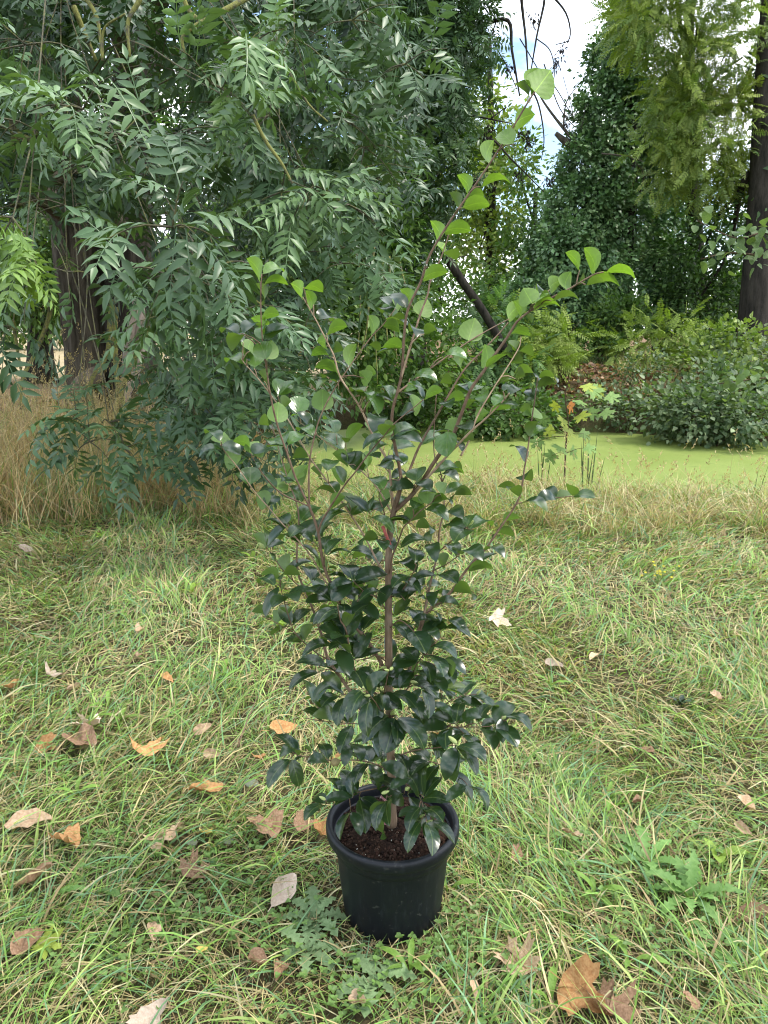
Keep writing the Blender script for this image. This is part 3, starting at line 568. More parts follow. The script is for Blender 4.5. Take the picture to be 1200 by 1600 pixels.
# maple sapling at the near edge of the pond: each big leaf is a part
def radial_leaf(outline, rings=3, curl=0.0, seed=0, crinkle=0.03, fold=0.0):
    rg = np.random.default_rng(seed); n = len(outline); V = [(0, 0, 0)]; F = []
    ph = rg.uniform(0, 6.28, 5)
    for k in range(1, rings + 1):
        for (x, y) in outline:
            s = k / rings; X, Y_ = x * s, y * s; r = math.hypot(X, Y_); a = math.atan2(Y_, X)
            z = curl * r * r * (0.6 + 0.6 * math.sin(2 * a + ph[0])) + crinkle * (math.sin(5 * a + ph[1]) * r + 0.6 * math.sin(9 * X + ph[2]) * math.cos(8 * Y_ + ph[3])) + fold * abs(Y_)
            V.append((X, Y_, z))
    for j in range(n):
        F.append((0, 1 + j, 1 + (j + 1) % n, 0))
        for k in range(rings - 1):
            a0 = 1 + k * n; b0 = a0 + n; F.append((a0 + j, b0 + j, b0 + (j + 1) % n, a0 + (j + 1) % n))
    V = np.array(V, float); V[:, 2] -= V[0, 2]
    return V, F
def lobed(n=5, depth=.45, sharp=1.0, length=1.0, seed=0):
    rg = np.random.default_rng(seed)
    if n == 5: hf = [(1.0, 0), (.84, .06), (.80, .19), (.68, .13), (.52, .15), (.60, .33), (.70, .60), (.52, .53), (.47, .66), (.36, .46), (.20, .36), (.13, .50), (.02, .62), (-.02, .42), (-.13, .40), (-.08, .20), (-.10, .06)]
    else: hf = [(1.0, 0), (.80, .10), (.72, .22), (.58, .20), (.44, .24), (.46, .44), (.42, .62), (.28, .54), (.14, .58), (.04, .42), (-.06, .30), (-.12, .12)]
    o = [(x - .22, y) for x, y in reversed(hf)] + [(x - .22, -y) for x, y in hf[1:]]
    return [(x * length * 1.15 + rg.normal(0, .012), y * 1.15 + rg.normal(0, .012)) for x, y in o]
def oval(n=22, w=.5, tip=.15):
    return [((math.cos(a) * .5 + .0) * (1 + tip * max(0, math.cos(a)) ** 3), math.sin(a) * w * .5 * (1 - .15 * math.cos(a))) for a in np.linspace(-math.pi, math.pi, n, endpoint=False)]
def mesh_vf(name, V, F, mat, smooth=True):
    mb = MB(); mb.add(V, F); return mb.mesh(name, mat, smooth)
def colour_leaf_mat(name, col, col2, rough=.55, spec=.35, trans=.35, tint=(1.1, 1.1, .5), vein=None):
    d = Nd(name); co = coords(d); n1 = d.noise(9, 5, .6, co); c = d.ramp(n1, [(.35, col), (.65, col2)])
    oi = d.n('ShaderNodeObjectInfo'); c = d.mixc(1.0, c, d.ramp(oi.outputs['Random'], [(0, (.75, .75, .75)), (1, (1.2, 1.2, 1.2))]), 'MULTIPLY')
    p = d.principled(c, rough, spec, d.bump(n1, .3, .01)); t = d.n('ShaderNodeBsdfTranslucent'); d.l(d.mixc(1.0, c, tint, 'MULTIPLY'), t.inputs[0])
    m = d.n('ShaderNodeMixShader'); m.inputs[0].default_value = trans; d.l(p.outputs[0], m.inputs[1]); d.l(t.outputs[0], m.inputs[2]); return d.out(m.outputs[0])
M_MAPLE_Y = colour_leaf_mat('maple_leaf_yellow_green', (.26, .34, .05), (.36, .40, .07)); M_MAPLE_G = colour_leaf_mat('maple_leaf_green', (.16, .28, .07), (.22, .34, .10)); M_MAPLE_O = colour_leaf_mat('maple_leaf_orange', (.50, .16, .04), (.55, .24, .06))
def basis(X, Z):
    X = nrm(X); Y_ = nrm(np.cross(Z, X)); Z = np.cross(X, Y_); return X, Y_, Z
def put(name, me, parent, pos, X, Z, sx, sy=None, org=(0, 0, 0), sz=None):
    X, Y_, Z = basis(np.array(X, float), np.array(Z, float)); sy = sx if sy is None else sy; sz = sx if sz is None else sz
    o = bpy.data.objects.new(name, me); COL.objects.link(o); o.parent = parent; p = np.array(pos) - np.array(org)
    o.matrix_local = Matrix(((X[0] * sx, Y_[0] * sy, Z[0] * sz, p[0]), (X[1] * sx, Y_[1] * sy, Z[1] * sz, p[1]), (X[2] * sx, Y_[2] * sy, Z[2] * sz, p[2]), (0, 0, 0, 1)))
    return o
MAPLE = mesh_vf('maple_leaf', *radial_leaf(lobed(5), 2, -.12, 3), None)
YM = 7.3; b0 = at(885, 735, YM); b0[2] = float(ground_z(b0[0], b0[1]))
e = thing('maple_sapling', 'young maple sapling with yellow green leaves and one orange leaf by the pond', 'sapling', tuple(b0))
P = smooth_line([b0, at(884, 700, YM), at(888, 660, YM), at(883, 620, YM), at(890, 590, YM)], 14); mb = MB(); mb.add(*tube(P - b0, [.010, .004], 6)); obj('stem', mb.mesh('stem', M_TWIG), e)
for i, (x, y, s, k) in enumerate([(928, 610, 30, 'g'), (918, 604, 24, 'y'), (935, 610, 22, 'y'), (880, 657, 24, 'y'), (868, 634, 20, 'y'), (892, 634, 24, 'o'), (908, 650, 26, 'y'), (925, 645, 24, 'g'), (888, 672, 30, 'y'), (860, 672, 22, 'y'), (912, 678, 24, 'g'), (955, 620, 26, 'g'), (947, 645, 24, 'g'), (905, 628, 24, 'g'), (875, 700, 28, 'g'), (896, 706, 26, 'g'), (920, 700, 24, 'g'), (850, 655, 26, 'g'), (840, 690, 24, 'g'), (862, 712, 24, 'g')]):
    q = at(x, y, YM + R.uniform(-.25, .25)); sc_ = s / ppm(x, y, YM) * .75; me = MAPLE.copy(); me.materials.clear(); me.materials.append({'g': M_MAPLE_G, 'y': M_MAPLE_Y, 'o': M_MAPLE_O}[k])
    t = P[int(np.argmin(np.linalg.norm(P - q, axis=1)))]; lo = put('leaf', me, e, q, nrm(q - t) * .7 + [0, -.4, -.5], [R.normal(0, .3), -.7, .7], sc_, org=b0)
    if k == 'o': lo['label'] = 'withered orange leaf'
    mb = MB(); mb.add(*tube(smooth_line([t - b0, (t + q) / 2 - b0 + [0, 0, .02], q - b0], 5), [.003, .0015], 4)); obj('leaf_stalk', mb.mesh('leaf_stalk', M_TWIG), e)
# reeds at the water's edge
M_REED = colour_leaf_mat('reed', (.04, .07, .02), (.07, .11, .035), .4, .5, .15)
for base, tips, lab in [((915, 735, 7.4), [(921, 668), (934, 672), (908, 690), (928, 700), (945, 715), (912, 676)], 'dark upright flag reeds standing in the pond edge right of the maple sapling'),
                        ((848, 740, 7.4), [(846, 680), (852, 690), (840, 700), (862, 705)], 'small dark reed clump left of the maple sapling'),
                        ((1165, 790, 6.6), [(1185, 735), (1200, 728), (1172, 750), (1140, 750)], 'thin dark rushes leaning out over the bright duckweed')]:
    q = at(*base); q[2] = min(q[2], float(ground_z(q[0], q[1]))); e = thing('reed_clump', lab, 'reeds', tuple(q))
    for (x, y) in tips:
        t = at(x, y, base[2] + R.uniform(-.15, .15)); s0 = q + [R.normal(0, .04), R.normal(0, .04), 0]; C_ = smooth_line([s0, (s0 + t) / 2 + [0, 0, .03], t], 6) - q
        w_ = np.array([.026, .030, .028, .022, .014, .002]); sd = np.array([.95, .2, .1]); V = np.concatenate([C_ - sd * w_[:, None] / 2 * .8, C_ + [0, -.003, 0], C_ + sd * w_[:, None] / 2 * .8]); F = []
        for i in range(5): F += [(i, i + 1, 7 + i, 6 + i), (6 + i, 7 + i, 13 + i, 12 + i)]
        obj('reed_leaf', mesh_vf('reed_leaf', V, F, M_REED), e)

# dead leaves lying on the far bank and under the ash
n = 15000; x = np.concatenate([R.uniform(1.5, 9, n), R.uniform(-7, -1.8, n // 2)]); y = np.concatenate([R.uniform(12, 21, n), R.uniform(7.5, 16, n // 2)])
ok = (pond_sd(x, y) < -.1) & ((far_bank(x, y) > .12) | (x < -1.5)); x, y = x[ok], y[ok]; k = len(x)
b = Bulk(); az = R.uniform(0, 6.28, k); V, F, m = scatter(*leaf_tpl(.7, .3, .2), np.stack([x, y, ground_z(x, y) + R.uniform(.005, .05, k)], -1), np.stack([np.cos(az), np.sin(az), R.normal(0, .25, k)], -1), R.normal(0, .45, (k, 3)) + [0, 0, 1], R.uniform(.06, .14, k))
b.add(V, F, np.array([(.30, .17, .09), (.20, .11, .06), (.42, .28, .16), (.14, .08, .05), (.10, .14, .05)])[R.integers(0, 5, k)] * R.uniform(.7, 1.3, (k, 1)), m)
o = obj('leaf_litter', b.mesh('leaf_litter', M_GRASS), kind='stuff'); o['label'] = 'brown leaf litter on the far bank and under the ash tree'
# ------------------------------------------------------------------ the big ash on the left
AR = np.array([-4.15, 11.0, 0.0])
ash = thing('ash_tree', 'large ash tree with furrowed trunk and drooping branches over the dry grass', 'tree', tuple(AR))
def big_trunk(pts, rad, sides=28, ridges=13, amp=.05, seed=1):
    rg = np.random.default_rng(seed); P = smooth_line(pts, 46); r = np.interp(np.linspace(0, 1, 46), np.linspace(0, 1, len(rad)), rad)
    V, F = tube(P, r, sides * 2, True); S = sides * 2
    a = np.arange(S) / S * 6.283
    for i in range(46):
        f = 1 + amp * np.abs(np.sin(a * ridges / 2 + .6 * np.sin(i * .5) + .15 * i)) + amp * .6 * np.sin(a * 29 + i * .7) + .03 * np.sin(a * 3 + i * .2)
        V[i * S:(i + 1) * S] = P[i] + (V[i * S:(i + 1) * S] - P[i]) * f[:, None]
    return V, F
mb = MB(); mb.add(*big_trunk([[0, 0, -.2], [0, 0, .5], [-.03, .02, 2.0], [-.25, .1, 4.5], [-.6, .2, 8]], [.62, .42, .36, .33, .30, .27, .22], 28, 19, .09)); obj('trunk', mb.mesh('trunk', M_BARK), ash)
mb = MB(); mb.add(*big_trunk([[.55, -.15, -.2], [.55, -.12, .5], [.62, -.1, 2.0], [.9, -.1, 4.5], [1.6, -.2, 8]], [.50, .34, .29, .26, .22], 22, 15, .09, 2)); obj('trunk', mb.mesh('trunk', M_BARK_DK), ash)['label'] = 'darker second stem of the ash'
for pts in [[(213, 470, 10.45), (203, 530, 10.4), (199, 580, 10.4), (194, 640, 10.4)], [(230, 500, 10.4), (218, 550, 10.35), (206, 590, 10.3), (182, 640, 10.2)], [(221, 470, 10.5), (217, 520, 10.45), (205, 575, 10.4)]]:
    px_branch(ash, 'dead_stem', pts, (.045, .07, .08, .07), M_DEAD, sides=10, n=16)
px_branch(ash, 'root', [(150, 590, 10.6), (128, 600, 10.3), (112, 625, 10.0), (105, 650, 9.9)], (.16, .12, .08, .03), M_BARK, sides=10)
# limbs reaching out over the lawn
hubs = [(np.array([-.3, 0, 4.6]), np.array([-2.2, -3.5, 4.4])), (np.array([.9, -.1, 4.5]), np.array([1.6, -4.2, 4.2])), (np.array([-.4, .1, 6]), np.array([.2, -5.5, 5.2])), (np.array([.9, 0, 5]), np.array([3.2, -3.2, 4.6])), (np.array([0, 0, 2.8]), np.array([-1.2, -4.5, 2.9])), (np.array([.6, -.2, 2.6]), np.array([1.3, -4.8, 2.3]))]
HP = []
for a_, b_ in hubs:
    P = smooth_line([a_, a_ * .6 + b_ * .4 + [0, 0, .5], b_ * .75 + a_ * .25 + [0, 0, .35], b_], 18); HP.append(P + AR)
    mb = MB(); mb.add(*tube(P, [.16, .12, .08, .035], 9)); obj('limb', mb.mesh('limb', M_BARK), ash)
HPa = np.concatenate(HP)

ASH_OBJ = []
for i, (TV, TF) in enumerate(ASH_T):
    ASH_OBJ.append((TV, TF))
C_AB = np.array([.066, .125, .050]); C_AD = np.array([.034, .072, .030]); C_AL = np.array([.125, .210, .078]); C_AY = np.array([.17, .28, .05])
leaves = []          # pos, X, Z, size, colour
twigM = MB()
def cluster(px, py, Y, spread, n, bias=(0, -.2, -.35), tone='b', twigs=4, size=(.24, .33), link=True):
    P = at(px, py, Y); s = ppm(px, py, Y); Rr = spread / s; made = 0
    if link and R.random() < .7:
        j = np.argsort(np.linalg.norm(HPa - P, axis=1) + .35 * np.abs(HPa[:, 2] - P[2] - 1.0))[:14]; h_ = HPa[int(R.choice(j))]
        mid = (h_ * .45 + P * .55) + [R.normal(0, .1), R.normal(0, .1), .12 * np.linalg.norm(h_ - P)]
        twigM.add(*tube(smooth_line([h_, mid, P], 9) - AR, [.007, .003], 5))
    per = max(1, int(math.ceil(n / twigs)))
    for k in range(twigs):
        dv = nrm(R.normal(0, 1, 3) * [1, .6, .55] + np.array(bias)); L_ = Rr * R.uniform(.7, 1.25)
        Q = smooth_line([P, P + dv * L_ * .5 + [0, 0, .05 * L_], P + dv * L_ - [0, 0, .12 * L_]], 6); twigM.add(*tube(Q - AR, [.005, .002], 4))
        for i in range(per):
            t = .3 + .7 * (i + .5) / per; q = Q[int(t * 5)]; sd = nrm(np.cross(dv, R.normal(0, 1, 3)))
            X = nrm(dv * .55 + sd * .8 + np.array([0, -.1, -.38 * R.random()])); Z = nrm(np.array([0, -.35, 1]) + R.normal(0, .28, 3))
            base = {'b': C_AB, 'd': C_AD, 'l': C_AL, 'y': C_AY}[tone]; c = (base + (C_AL - base) * R.random() * .25) * R.uniform(.8, 1.25)
            leaves.append((q, X, Z, R.uniform(*size), c, tone))
# traced sprays: (px, py, distance, spread px, leaves, droop/direction, tone)
for a_ in [(270, 355, 2.9, 95, 16, (0, -.1, .15), 'b'), (262, 430, 3.1, 80, 13, (0, -.1, -.3), 'b'), (330, 420, 3.2, 80, 12, (.4, -.1, -.3), 'b'), (130, 170, 3.6, 80, 14, (-.2, -.1, .1), 'l'), (190, 210, 3.8, 90, 14, (0, 0, -.2), 'b'),
           (260, 230, 4.0, 100, 16, (.2, 0, -.3), 'b'), (330, 130, 4.0, 80, 14, (.2, -.1, -.1), 'l'), (385, 80, 3.9, 70, 12, (.4, 0, .1), 'l'), (420, 180, 4.2, 80, 14, (.3, 0, -.4), 'b'), (460, 60, 4.6, 80, 12, (.2, 0, -.3), 'b'),
           (490, 290, 4.2, 75, 14, (.2, -.1, -.5), 'l'), (545, 320, 4.4, 70, 14, (.3, 0, -.6), 'b'), (440, 300, 4.3, 60, 10, (-.1, -.1, -.3), 'l'), (570, 230, 5, 70, 12, (.2, 0, -.4), 'b'), (520, 180, 5, 70, 12, (.2, 0, -.3), 'b'), (590, 130, 5.2, 60, 10, (0, 0, -.4), 'b'),
           (40, 70, 4.2, 90, 14, (0, 0, -.4), 'b'), (30, 190, 4.6, 70, 8, (-.2, 0, -.2), 'b'), (20, 340, 3.2, 60, 9, (-.1, -.2, -.3), 'y'), (40, 390, 3.2, 55, 8, (.2, -.2, -.4), 'y'), (45, 430, 4, 70, 8, (0, 0, -.4), 'b'), (105, 425, 4.4, 60, 6, (0, 0, -.2), 'b'), (100, 320, 4.6, 80, 9, (0, 0, -.3), 'b'),
           (20, 510, 4, 50, 6, (-.2, 0, -.3), 'd'), (290, 500, 3.9, 80, 14, (.2, 0, -.4), 'b'), (370, 490, 4.0, 80, 14, (.4, 0, -.3), 'b'), (330, 560, 4.0, 80, 16, (.3, 0, -.4), 'b'), (400, 570, 4.2, 80, 14, (.3, 0, -.3), 'b'), (300, 620, 4.1, 70, 14, (.1, 0, -.4), 'd'),
           (370, 640, 4.2, 80, 16, (.3, 0, -.4), 'b'), (440, 620, 4.5, 70, 10, (.4, 0, -.3), 'd'), (330, 690, 4.3, 70, 12, (.2, 0, -.4), 'd'), (400, 700, 4.5, 60, 8, (.3, 0, -.3), 'd'), (470, 540, 4.9, 70, 8, (.3, 0, -.3), 'd'),
           (120, 655, 4.4, 55, 9, (-.6, -.1, .25), 'b'), (170, 660, 4.3, 60, 11, (.3, -.2, .1), 'b'), (195, 700, 4.3, 45, 9, (.4, -.2, -.1), 'b'), (140, 690, 4.3, 45, 9, (-.2, -.2, -.1), 'b')]:
    px, py, Y, spr, n, bias, tone = a_
    cluster(px, py, Y, spr, n if tone != 'y' else n + 4, bias, tone, 4, (.19, .28) if tone != 'y' else (.14, .20), link=True)
near_n = len(leaves)
# inner and rear sprays that close the crown
def inside(px, py):
    if px < 0 or py < -80: return py < 440
    lim = np.interp(px, [-200, 60, 95, 130, 235, 250, 300, 430, 470, 520, 600, 640], [450, 450, 400, 290, 290, 540, 690, 690, 560, 470, 410, 250]); return py < lim
k = 0
while k < 132:
    px, py = R.uniform(-330, 640), R.uniform(-160, 690)
    if not inside(px, py): continue
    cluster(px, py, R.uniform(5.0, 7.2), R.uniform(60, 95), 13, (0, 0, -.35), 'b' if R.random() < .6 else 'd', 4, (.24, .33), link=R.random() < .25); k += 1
k = 0
while k < 155:
    px, py = R.uniform(-330, 610), R.uniform(-160, 640)
    if not inside(px, py + 20): continue
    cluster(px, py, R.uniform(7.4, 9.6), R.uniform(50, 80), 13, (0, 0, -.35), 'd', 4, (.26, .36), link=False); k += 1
size_px = np.array([l[3] * FPX / max(l[0][1], .5) * (1 if -40 < 600 + FPX * l[0][0] / l[0][1] < 1240 else .2) for l in leaves]); size_px[near_n:] *= .4
order = np.argsort(-size_px); top = set(order[:300].tolist())
AM = {}
def ash_mesh(ti, ci, col):
    if (ti, ci) not in AM:
        TV, TF = ASH_T[ti]; AM[(ti, ci)] = mesh_np('ash_leaf', TV, TF, np.broadcast_to(col, (len(TV), 3)), True, [M_ASH])
    return AM[(ti, ci)]
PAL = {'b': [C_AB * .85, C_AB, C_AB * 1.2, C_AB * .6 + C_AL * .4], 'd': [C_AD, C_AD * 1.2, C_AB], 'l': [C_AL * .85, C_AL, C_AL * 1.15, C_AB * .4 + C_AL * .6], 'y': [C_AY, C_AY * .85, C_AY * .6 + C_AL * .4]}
rest = [[] for _ in ASH_T]
for i, (q, X, Z, s, c, tone) in enumerate(leaves):
    ti = int(R.integers(0, len(ASH_T)))
    if i in top:
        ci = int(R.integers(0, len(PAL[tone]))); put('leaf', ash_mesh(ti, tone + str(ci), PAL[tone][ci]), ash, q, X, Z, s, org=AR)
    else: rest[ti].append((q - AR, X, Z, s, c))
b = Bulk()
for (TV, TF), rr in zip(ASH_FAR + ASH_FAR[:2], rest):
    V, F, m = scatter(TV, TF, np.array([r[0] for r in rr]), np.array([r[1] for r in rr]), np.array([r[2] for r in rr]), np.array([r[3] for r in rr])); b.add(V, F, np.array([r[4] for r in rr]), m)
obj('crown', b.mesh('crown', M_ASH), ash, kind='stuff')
obj('twigs', twigM.mesh('twigs', M_GTWIG), ash, kind='stuff')
# lichen covered boughs and hanging twigs that show
for pts, r in [([(225, -30, 4.6), (218, 0, 4.6), (200, 35, 4.6), (203, 90, 4.6)], (.016, .013, .007)), ([(130, -10, 4.8), (152, 30, 4.8), (160, 95, 4.8)], (.014, .011, .007)), ([(160, 95, 4.8), (163, 45, 4.8), (195, 22, 4.7)], (.008, .007, .006)),
               ([(400, -10, 4.3), (325, 30, 4.2), (287, 55, 4.2), (288, 82, 4.2)], (.014, .013, .010, .006)), ([(280, -20, 4.3), (295, 15, 4.3), (312, 32, 4.25)], (.014, .011, .009)), ([(12, 100, 6.5), (15, 140, 6.5), (22, 200, 6.5), (26, 255, 6.5)], (.045, .035, .030)), ([(-10, 195, 6.3), (40, 215, 6.3), (95, 240, 6.3)], (.03, .022, .012)), ([(67, 180, 6.3), (50, 205, 6.3), (90, 232, 6.3)], (.03, .022, .012)),
               ([(115, 10, 5.5), (150, 95, 5.5)], (.02, .012)), ([(395, 180, 3.9), (415, 220, 3.9), (440, 255, 3.9), (457, 287, 3.9)], (.009, .008, .005)), ([(445, 100, 4.4), (480, 160, 4.4), (512, 190, 4.4)], (.008, .006, .004)),
               ([(175, 470, 8.5), (171, 517, 8.2), (167, 554, 8), (142, 596, 7.6), (146, 633, 6.5), (160, 660, 4.5)], (.03, .03, .025, .022, .012, .005)), ([(182, 480, 9), (179, 517, 9), (183, 600, 8.8), (186, 640, 8.7)], (.03, .03, .022)), ([(236, 490, 9), (233, 508, 9), (192, 604, 8.6), (196, 640, 8.5)], (.03, .03, .024)),
               ([(80, 470, 8), (75, 500, 8), (54, 554, 7.8), (35, 592, 7.6), (33, 640, 7.5)], (.024, .022, .02, .012)), ([(20, 500, 8), (25, 533, 8), (33, 580, 7.7)], (.02, .018, .012)), ([(220, 735, 5.2), (250, 705, 5.4), (280, 685, 5.8)], (.006, .008, .01)), ([(278, 590, 6), (272, 660, 6), (276, 740, 5.9)], (.012, .010, .006)),
               ([(585, 380, 9), (578, 450, 9), (572, 520, 9), (560, 560, 9)], (.016, .012, .006)), ([(597, 390, 9), (600, 460, 9), (606, 540, 9)], (.018, .014, .007)), ([(608, 400, 9.2), (612, 480, 9.2), (620, 560, 9.2)], (.014, .010, .006)), ([(560, 400, 9.2), (563, 480, 9.2), (558, 560, 9.2)], (.012, .010, .006)), ([(622, 400, 9), (640, 470, 9), (660, 500, 9)], (.014, .010, .006)), ([(590, 420, 8.8), (586, 500, 8.8), (590, 600, 8.8)], (.012, .009, .005)),
               ([(400, 470, 4.6), (440, 495, 4.6), (470, 515, 4.6)], (.005, .004, .003))]:
    px_branch(ash, 'lichen_branch', pts, r, M_LICHEN, sides=7)

# ------------------------------------------------------------------ hazel branch coming in from the right
M_HAZEL = colour_leaf_mat('hazel_leaf', (.10, .17, .055), (.15, .23, .08), .5, .35, .35); HZ = mesh_vf('hazel_leaf', *radial_leaf(oval(20, .82, .25), 2, -.25, 8, .015, .12), M_HAZEL)
hr = np.array([5.4, 8.3, 0.]); hr[2] = -.55
hazel = thing('hazel_bush', 'hazel bush reaching leafy branches over the pond beside the brambles', 'bush', tuple(hr)); n_h = 0
for path, nl in [([(1330, 520, 8.3), (1260, 400, 8), (1200, 365, 7.8), (1150, 372, 7.7), (1090, 345, 7.6)], 48), ([(1260, 400, 8), (1200, 400, 7.8), (1140, 395, 7.7), (1095, 405, 7.6)], 38), ([(1330, 600, 8.3), (1260, 590, 8), (1200, 590, 7.9), (1120, 600, 7.8)], 40), ([(1330, 520, 8.3), (1260, 640, 8), (1190, 620, 7.9)], 12)]:
    o, P = px_branch(hazel, 'branch', path, (.016, .010, .004), M_TWIG)
    for i in range(nl):
        q = P[int(R.uniform(.35, 1) * (len(P) - 1))] + R.normal(0, .07, 3); put('leaf', HZ, hazel, q, R.normal(0, .7, 3) + [-.3, -.1, -.5], R.normal(0, .4, 3) + [0, -.5, 1], R.uniform(.07, .115), org=hr)
for i in range(3):
    t = [at(1330, 520, 8.3), at(1330, 600, 8.3), at(1330, 420, 8.3)][i] - hr; mb = MB(); mb.add(*tube(smooth_line([[.02 * i, 0, -.1], t * .5 + [.1, 0, .1], t], 9), [.03, .016], 7)); obj('stem', mb.mesh('stem', M_TWIG), hazel)
# ------------------------------------------------------------------ the potted camellia
PC = np.array([0.020, 1.546, 0.0]); Y0 = PC[1]
plant = thing('potted_camellia', 'tall young camellia with glossy leaves growing in a black plastic pot on the lawn', 'potted plant', tuple(PC))
def lathe(prof, seg=72, mod=None):
    V = []; F = []; n = len(prof)
    for j in range(seg):
        a = 2 * math.pi * j / seg
        for i, (r, z) in enumerate(prof):
            q = r if mod is None else r * mod(a, i, r, z); V.append((q * math.cos(a), q * math.sin(a), z))
    for j in range(seg):
        k = (j + 1) % seg
        for i in range(n - 1): F.append((j * n + i, k * n + i, k * n + i + 1, j * n + i + 1))
    return np.array(V), F
d = Nd('black_plastic'); co = coords(d)
mpn = d.n('ShaderNodeMapping'); mpn.inputs['Scale'].default_value = (14, 14, 1.5); d.l(co, mpn.inputs[0])
sc1 = d.noise(9, 6, .7, mpn.outputs[0]); sp = d.noise(70, 4, .6, co); du = d.noise(5, 4, .6, co)
c = d.mixc(d.ramp(sc1, [(.56, 0.0), (.72, .6)]), (.0040, .0056, .0085), (.024, .028, .034))
c = d.mixc(d.ramp(sp, [(.62, 0.0), (.70, .6)]), c, (.05, .05, .046))
rg_ = d.ramp(du, [(.3, .38), (.7, .54)])
M_POT = d.out(d.principled(c, rg_, .32, d.bump(sp, .06, .002)).outputs[0])
flute = lambda a, i, r, z: 1 + (.007 * (abs(math.cos(a * 9)) ** 6 - .3) if .03 < z < .18 else 0)
body = [(.000, .006), (.100, .006), (.108, .002), (.1125, .004), (.1150, .012), (.1158, .020), (.1205, .06), (.1260, .11), (.1300, .16), (.1322, .184), (.1328, .1865), (.1378, .1895), (.1390, .200), (.1400, .216), (.1405, .219), (.1330, .219), (.1320, .20), (.1280, .15)]
pot = obj('pot', mesh_vf('pot', *lathe(body, 96, flute), M_POT), plant)
rim = [(.1395, .2165), (.1440, .2150), (.1500, .2162), (.1535, .2195), (.1552, .2260), (.1555, .2350), (.1545, .2420), (.1510, .2465), (.1465, .2478), (.1420, .2455), (.1390, .2400), (.1375, .2300), (.1360, .2165)]
obj('rim', mesh_vf('rim', *lathe(rim, 96), M_POT), pot)
# soil: crumbly disc
S_ = 60; rs_ = np.linspace(0, .1378, 26); V = []; F = []
for i, r in enumerate(rs_):
    for j in range(S_):
        a = 2 * math.pi * j / S_; x_, y_ = r * math.cos(a), r * math.sin(a)
        z_ = .2245 - .010 * (r / .138) ** 3 + .0035 * wob(x_, y_, 90, 41) + .0025 * wob(x_, y_, 210, 42); V.append((x_, y_, float(z_)))
for i in range(25):
    for j in range(S_): k = (j + 1) % S_; F.append((i * S_ + j, (i + 1) * S_ + j, (i + 1) * S_ + k, i * S_ + k))
d = Nd('potting_soil'); co = coords(d); n1 = d.noise(120, 6, .7, co); n2 = d.noise(45, 4, .6, co)
c = d.ramp(n1, [(.3, (.012, .007, .005)), (.55, (.035, .020, .014)), (.75, (.085, .050, .034))])
M_SOIL = d.out(d.principled(c, .95, .1, d.bump(n1, 1.0, .006)).outputs[0])
soil = obj('soil', mesh_vf('soil', np.array(V), F, M_SOIL), plant)
def icos():
    t = (1 + 5 ** .5) / 2; V = np.array([(-1, t, 0), (1, t, 0), (-1, -t, 0), (1, -t, 0), (0, -1, t), (0, 1, t), (0, -1, -t), (0, 1, -t), (t, 0, -1), (t, 0, 1), (-t, 0, -1), (-t, 0, 1)], float); V /= np.linalg.norm(V[0])
    F = np.array([(0, 11, 5), (0, 5, 1), (0, 1, 7), (0, 7, 10), (0, 10, 11), (1, 5, 9), (5, 11, 4), (11, 10, 2), (10, 7, 6), (7, 1, 8), (3, 9, 4), (3, 4, 2), (3, 2, 6), (3, 6, 8), (3, 8, 9), (4, 9, 5), (2, 4, 11), (6, 2, 10), (8, 6, 7), (9, 8, 1)]); return V, F
IV, IF = icos()
def grains(n, size, cols, mat, name, parent):
    r = .13 * np.sqrt(R.random(n)); a = R.uniform(0, 6.283, n); p = np.stack([r * np.cos(a), r * np.sin(a), .2225 + .003 * R.random(n) - .010 * (r / .138) ** 3], -1); b = Bulk()
    V, F, m = scatter(IV, IF, p, R.normal(0, 1, (n, 3)), R.normal(0, 1, (n, 3)), R.uniform(*size, n), R.uniform(*size, n), R.uniform(*size, n)); b.add(V, F, np.array(cols)[R.integers(0, len(cols), n)], m); obj(name, b.mesh(name, mat, False), parent, kind='stuff')
d = Nd('grain'); a_ = d.n('ShaderNodeAttribute'); a_.attribute_name = 'Col'; M_GRAIN = d.out(d.principled(a_.outputs['Color'], .9, .15).outputs[0])
grains(150, (.0008, .0022), [(.6, .58, .52), (.5, .45, .36)], M_GRAIN, 'perlite', soil)
grains(1300, (.0015, .0055), [(.014, .008, .006), (.030, .017, .011), (.065, .036, .024), (.045, .022, .015)], M_GRAIN, 'bark_chips', soil)

d = Nd('camellia_stem'); co = coords(d); mpn = d.n('ShaderNodeMapping'); mpn.inputs['Scale'].default_value = (1, 1, .15); d.l(co, mpn.inputs[0]); n1 = d.noise(160, 5, .65, mpn.outputs[0]); n2 = d.noise(30, 3, .5, co)
c = d.ramp(n1, [(.3, (.12, .075, .045)), (.7, (.30, .21, .14))]); c = d.mixc(d.ramp(n2, [(.5, 0.), (.7, .5)]), c, (.22, .19, .14)); M_STEM = d.out(d.principled(c, .75, .25, d.bump(n1, .4, .002)).outputs[0])
d = Nd('camellia_twig'); co = coords(d); n1 = d.noise(80, 3, .5, co); c = d.ramp(n1, [(.3, (.10, .060, .036)), (.7, (.21, .14, .088))]); M_CTWIG = d.out(d.principled(c, .6, .3).outputs[0])
d = Nd('camellia_pale_twig'); co = coords(d); n1 = d.noise(80, 3, .5, co); c = d.ramp(n1, [(.3, (.24, .16, .10)), (.7, (.42, .31, .20))]); M_PTWIG = d.out(d.principled(c, .6, .3).outputs[0])

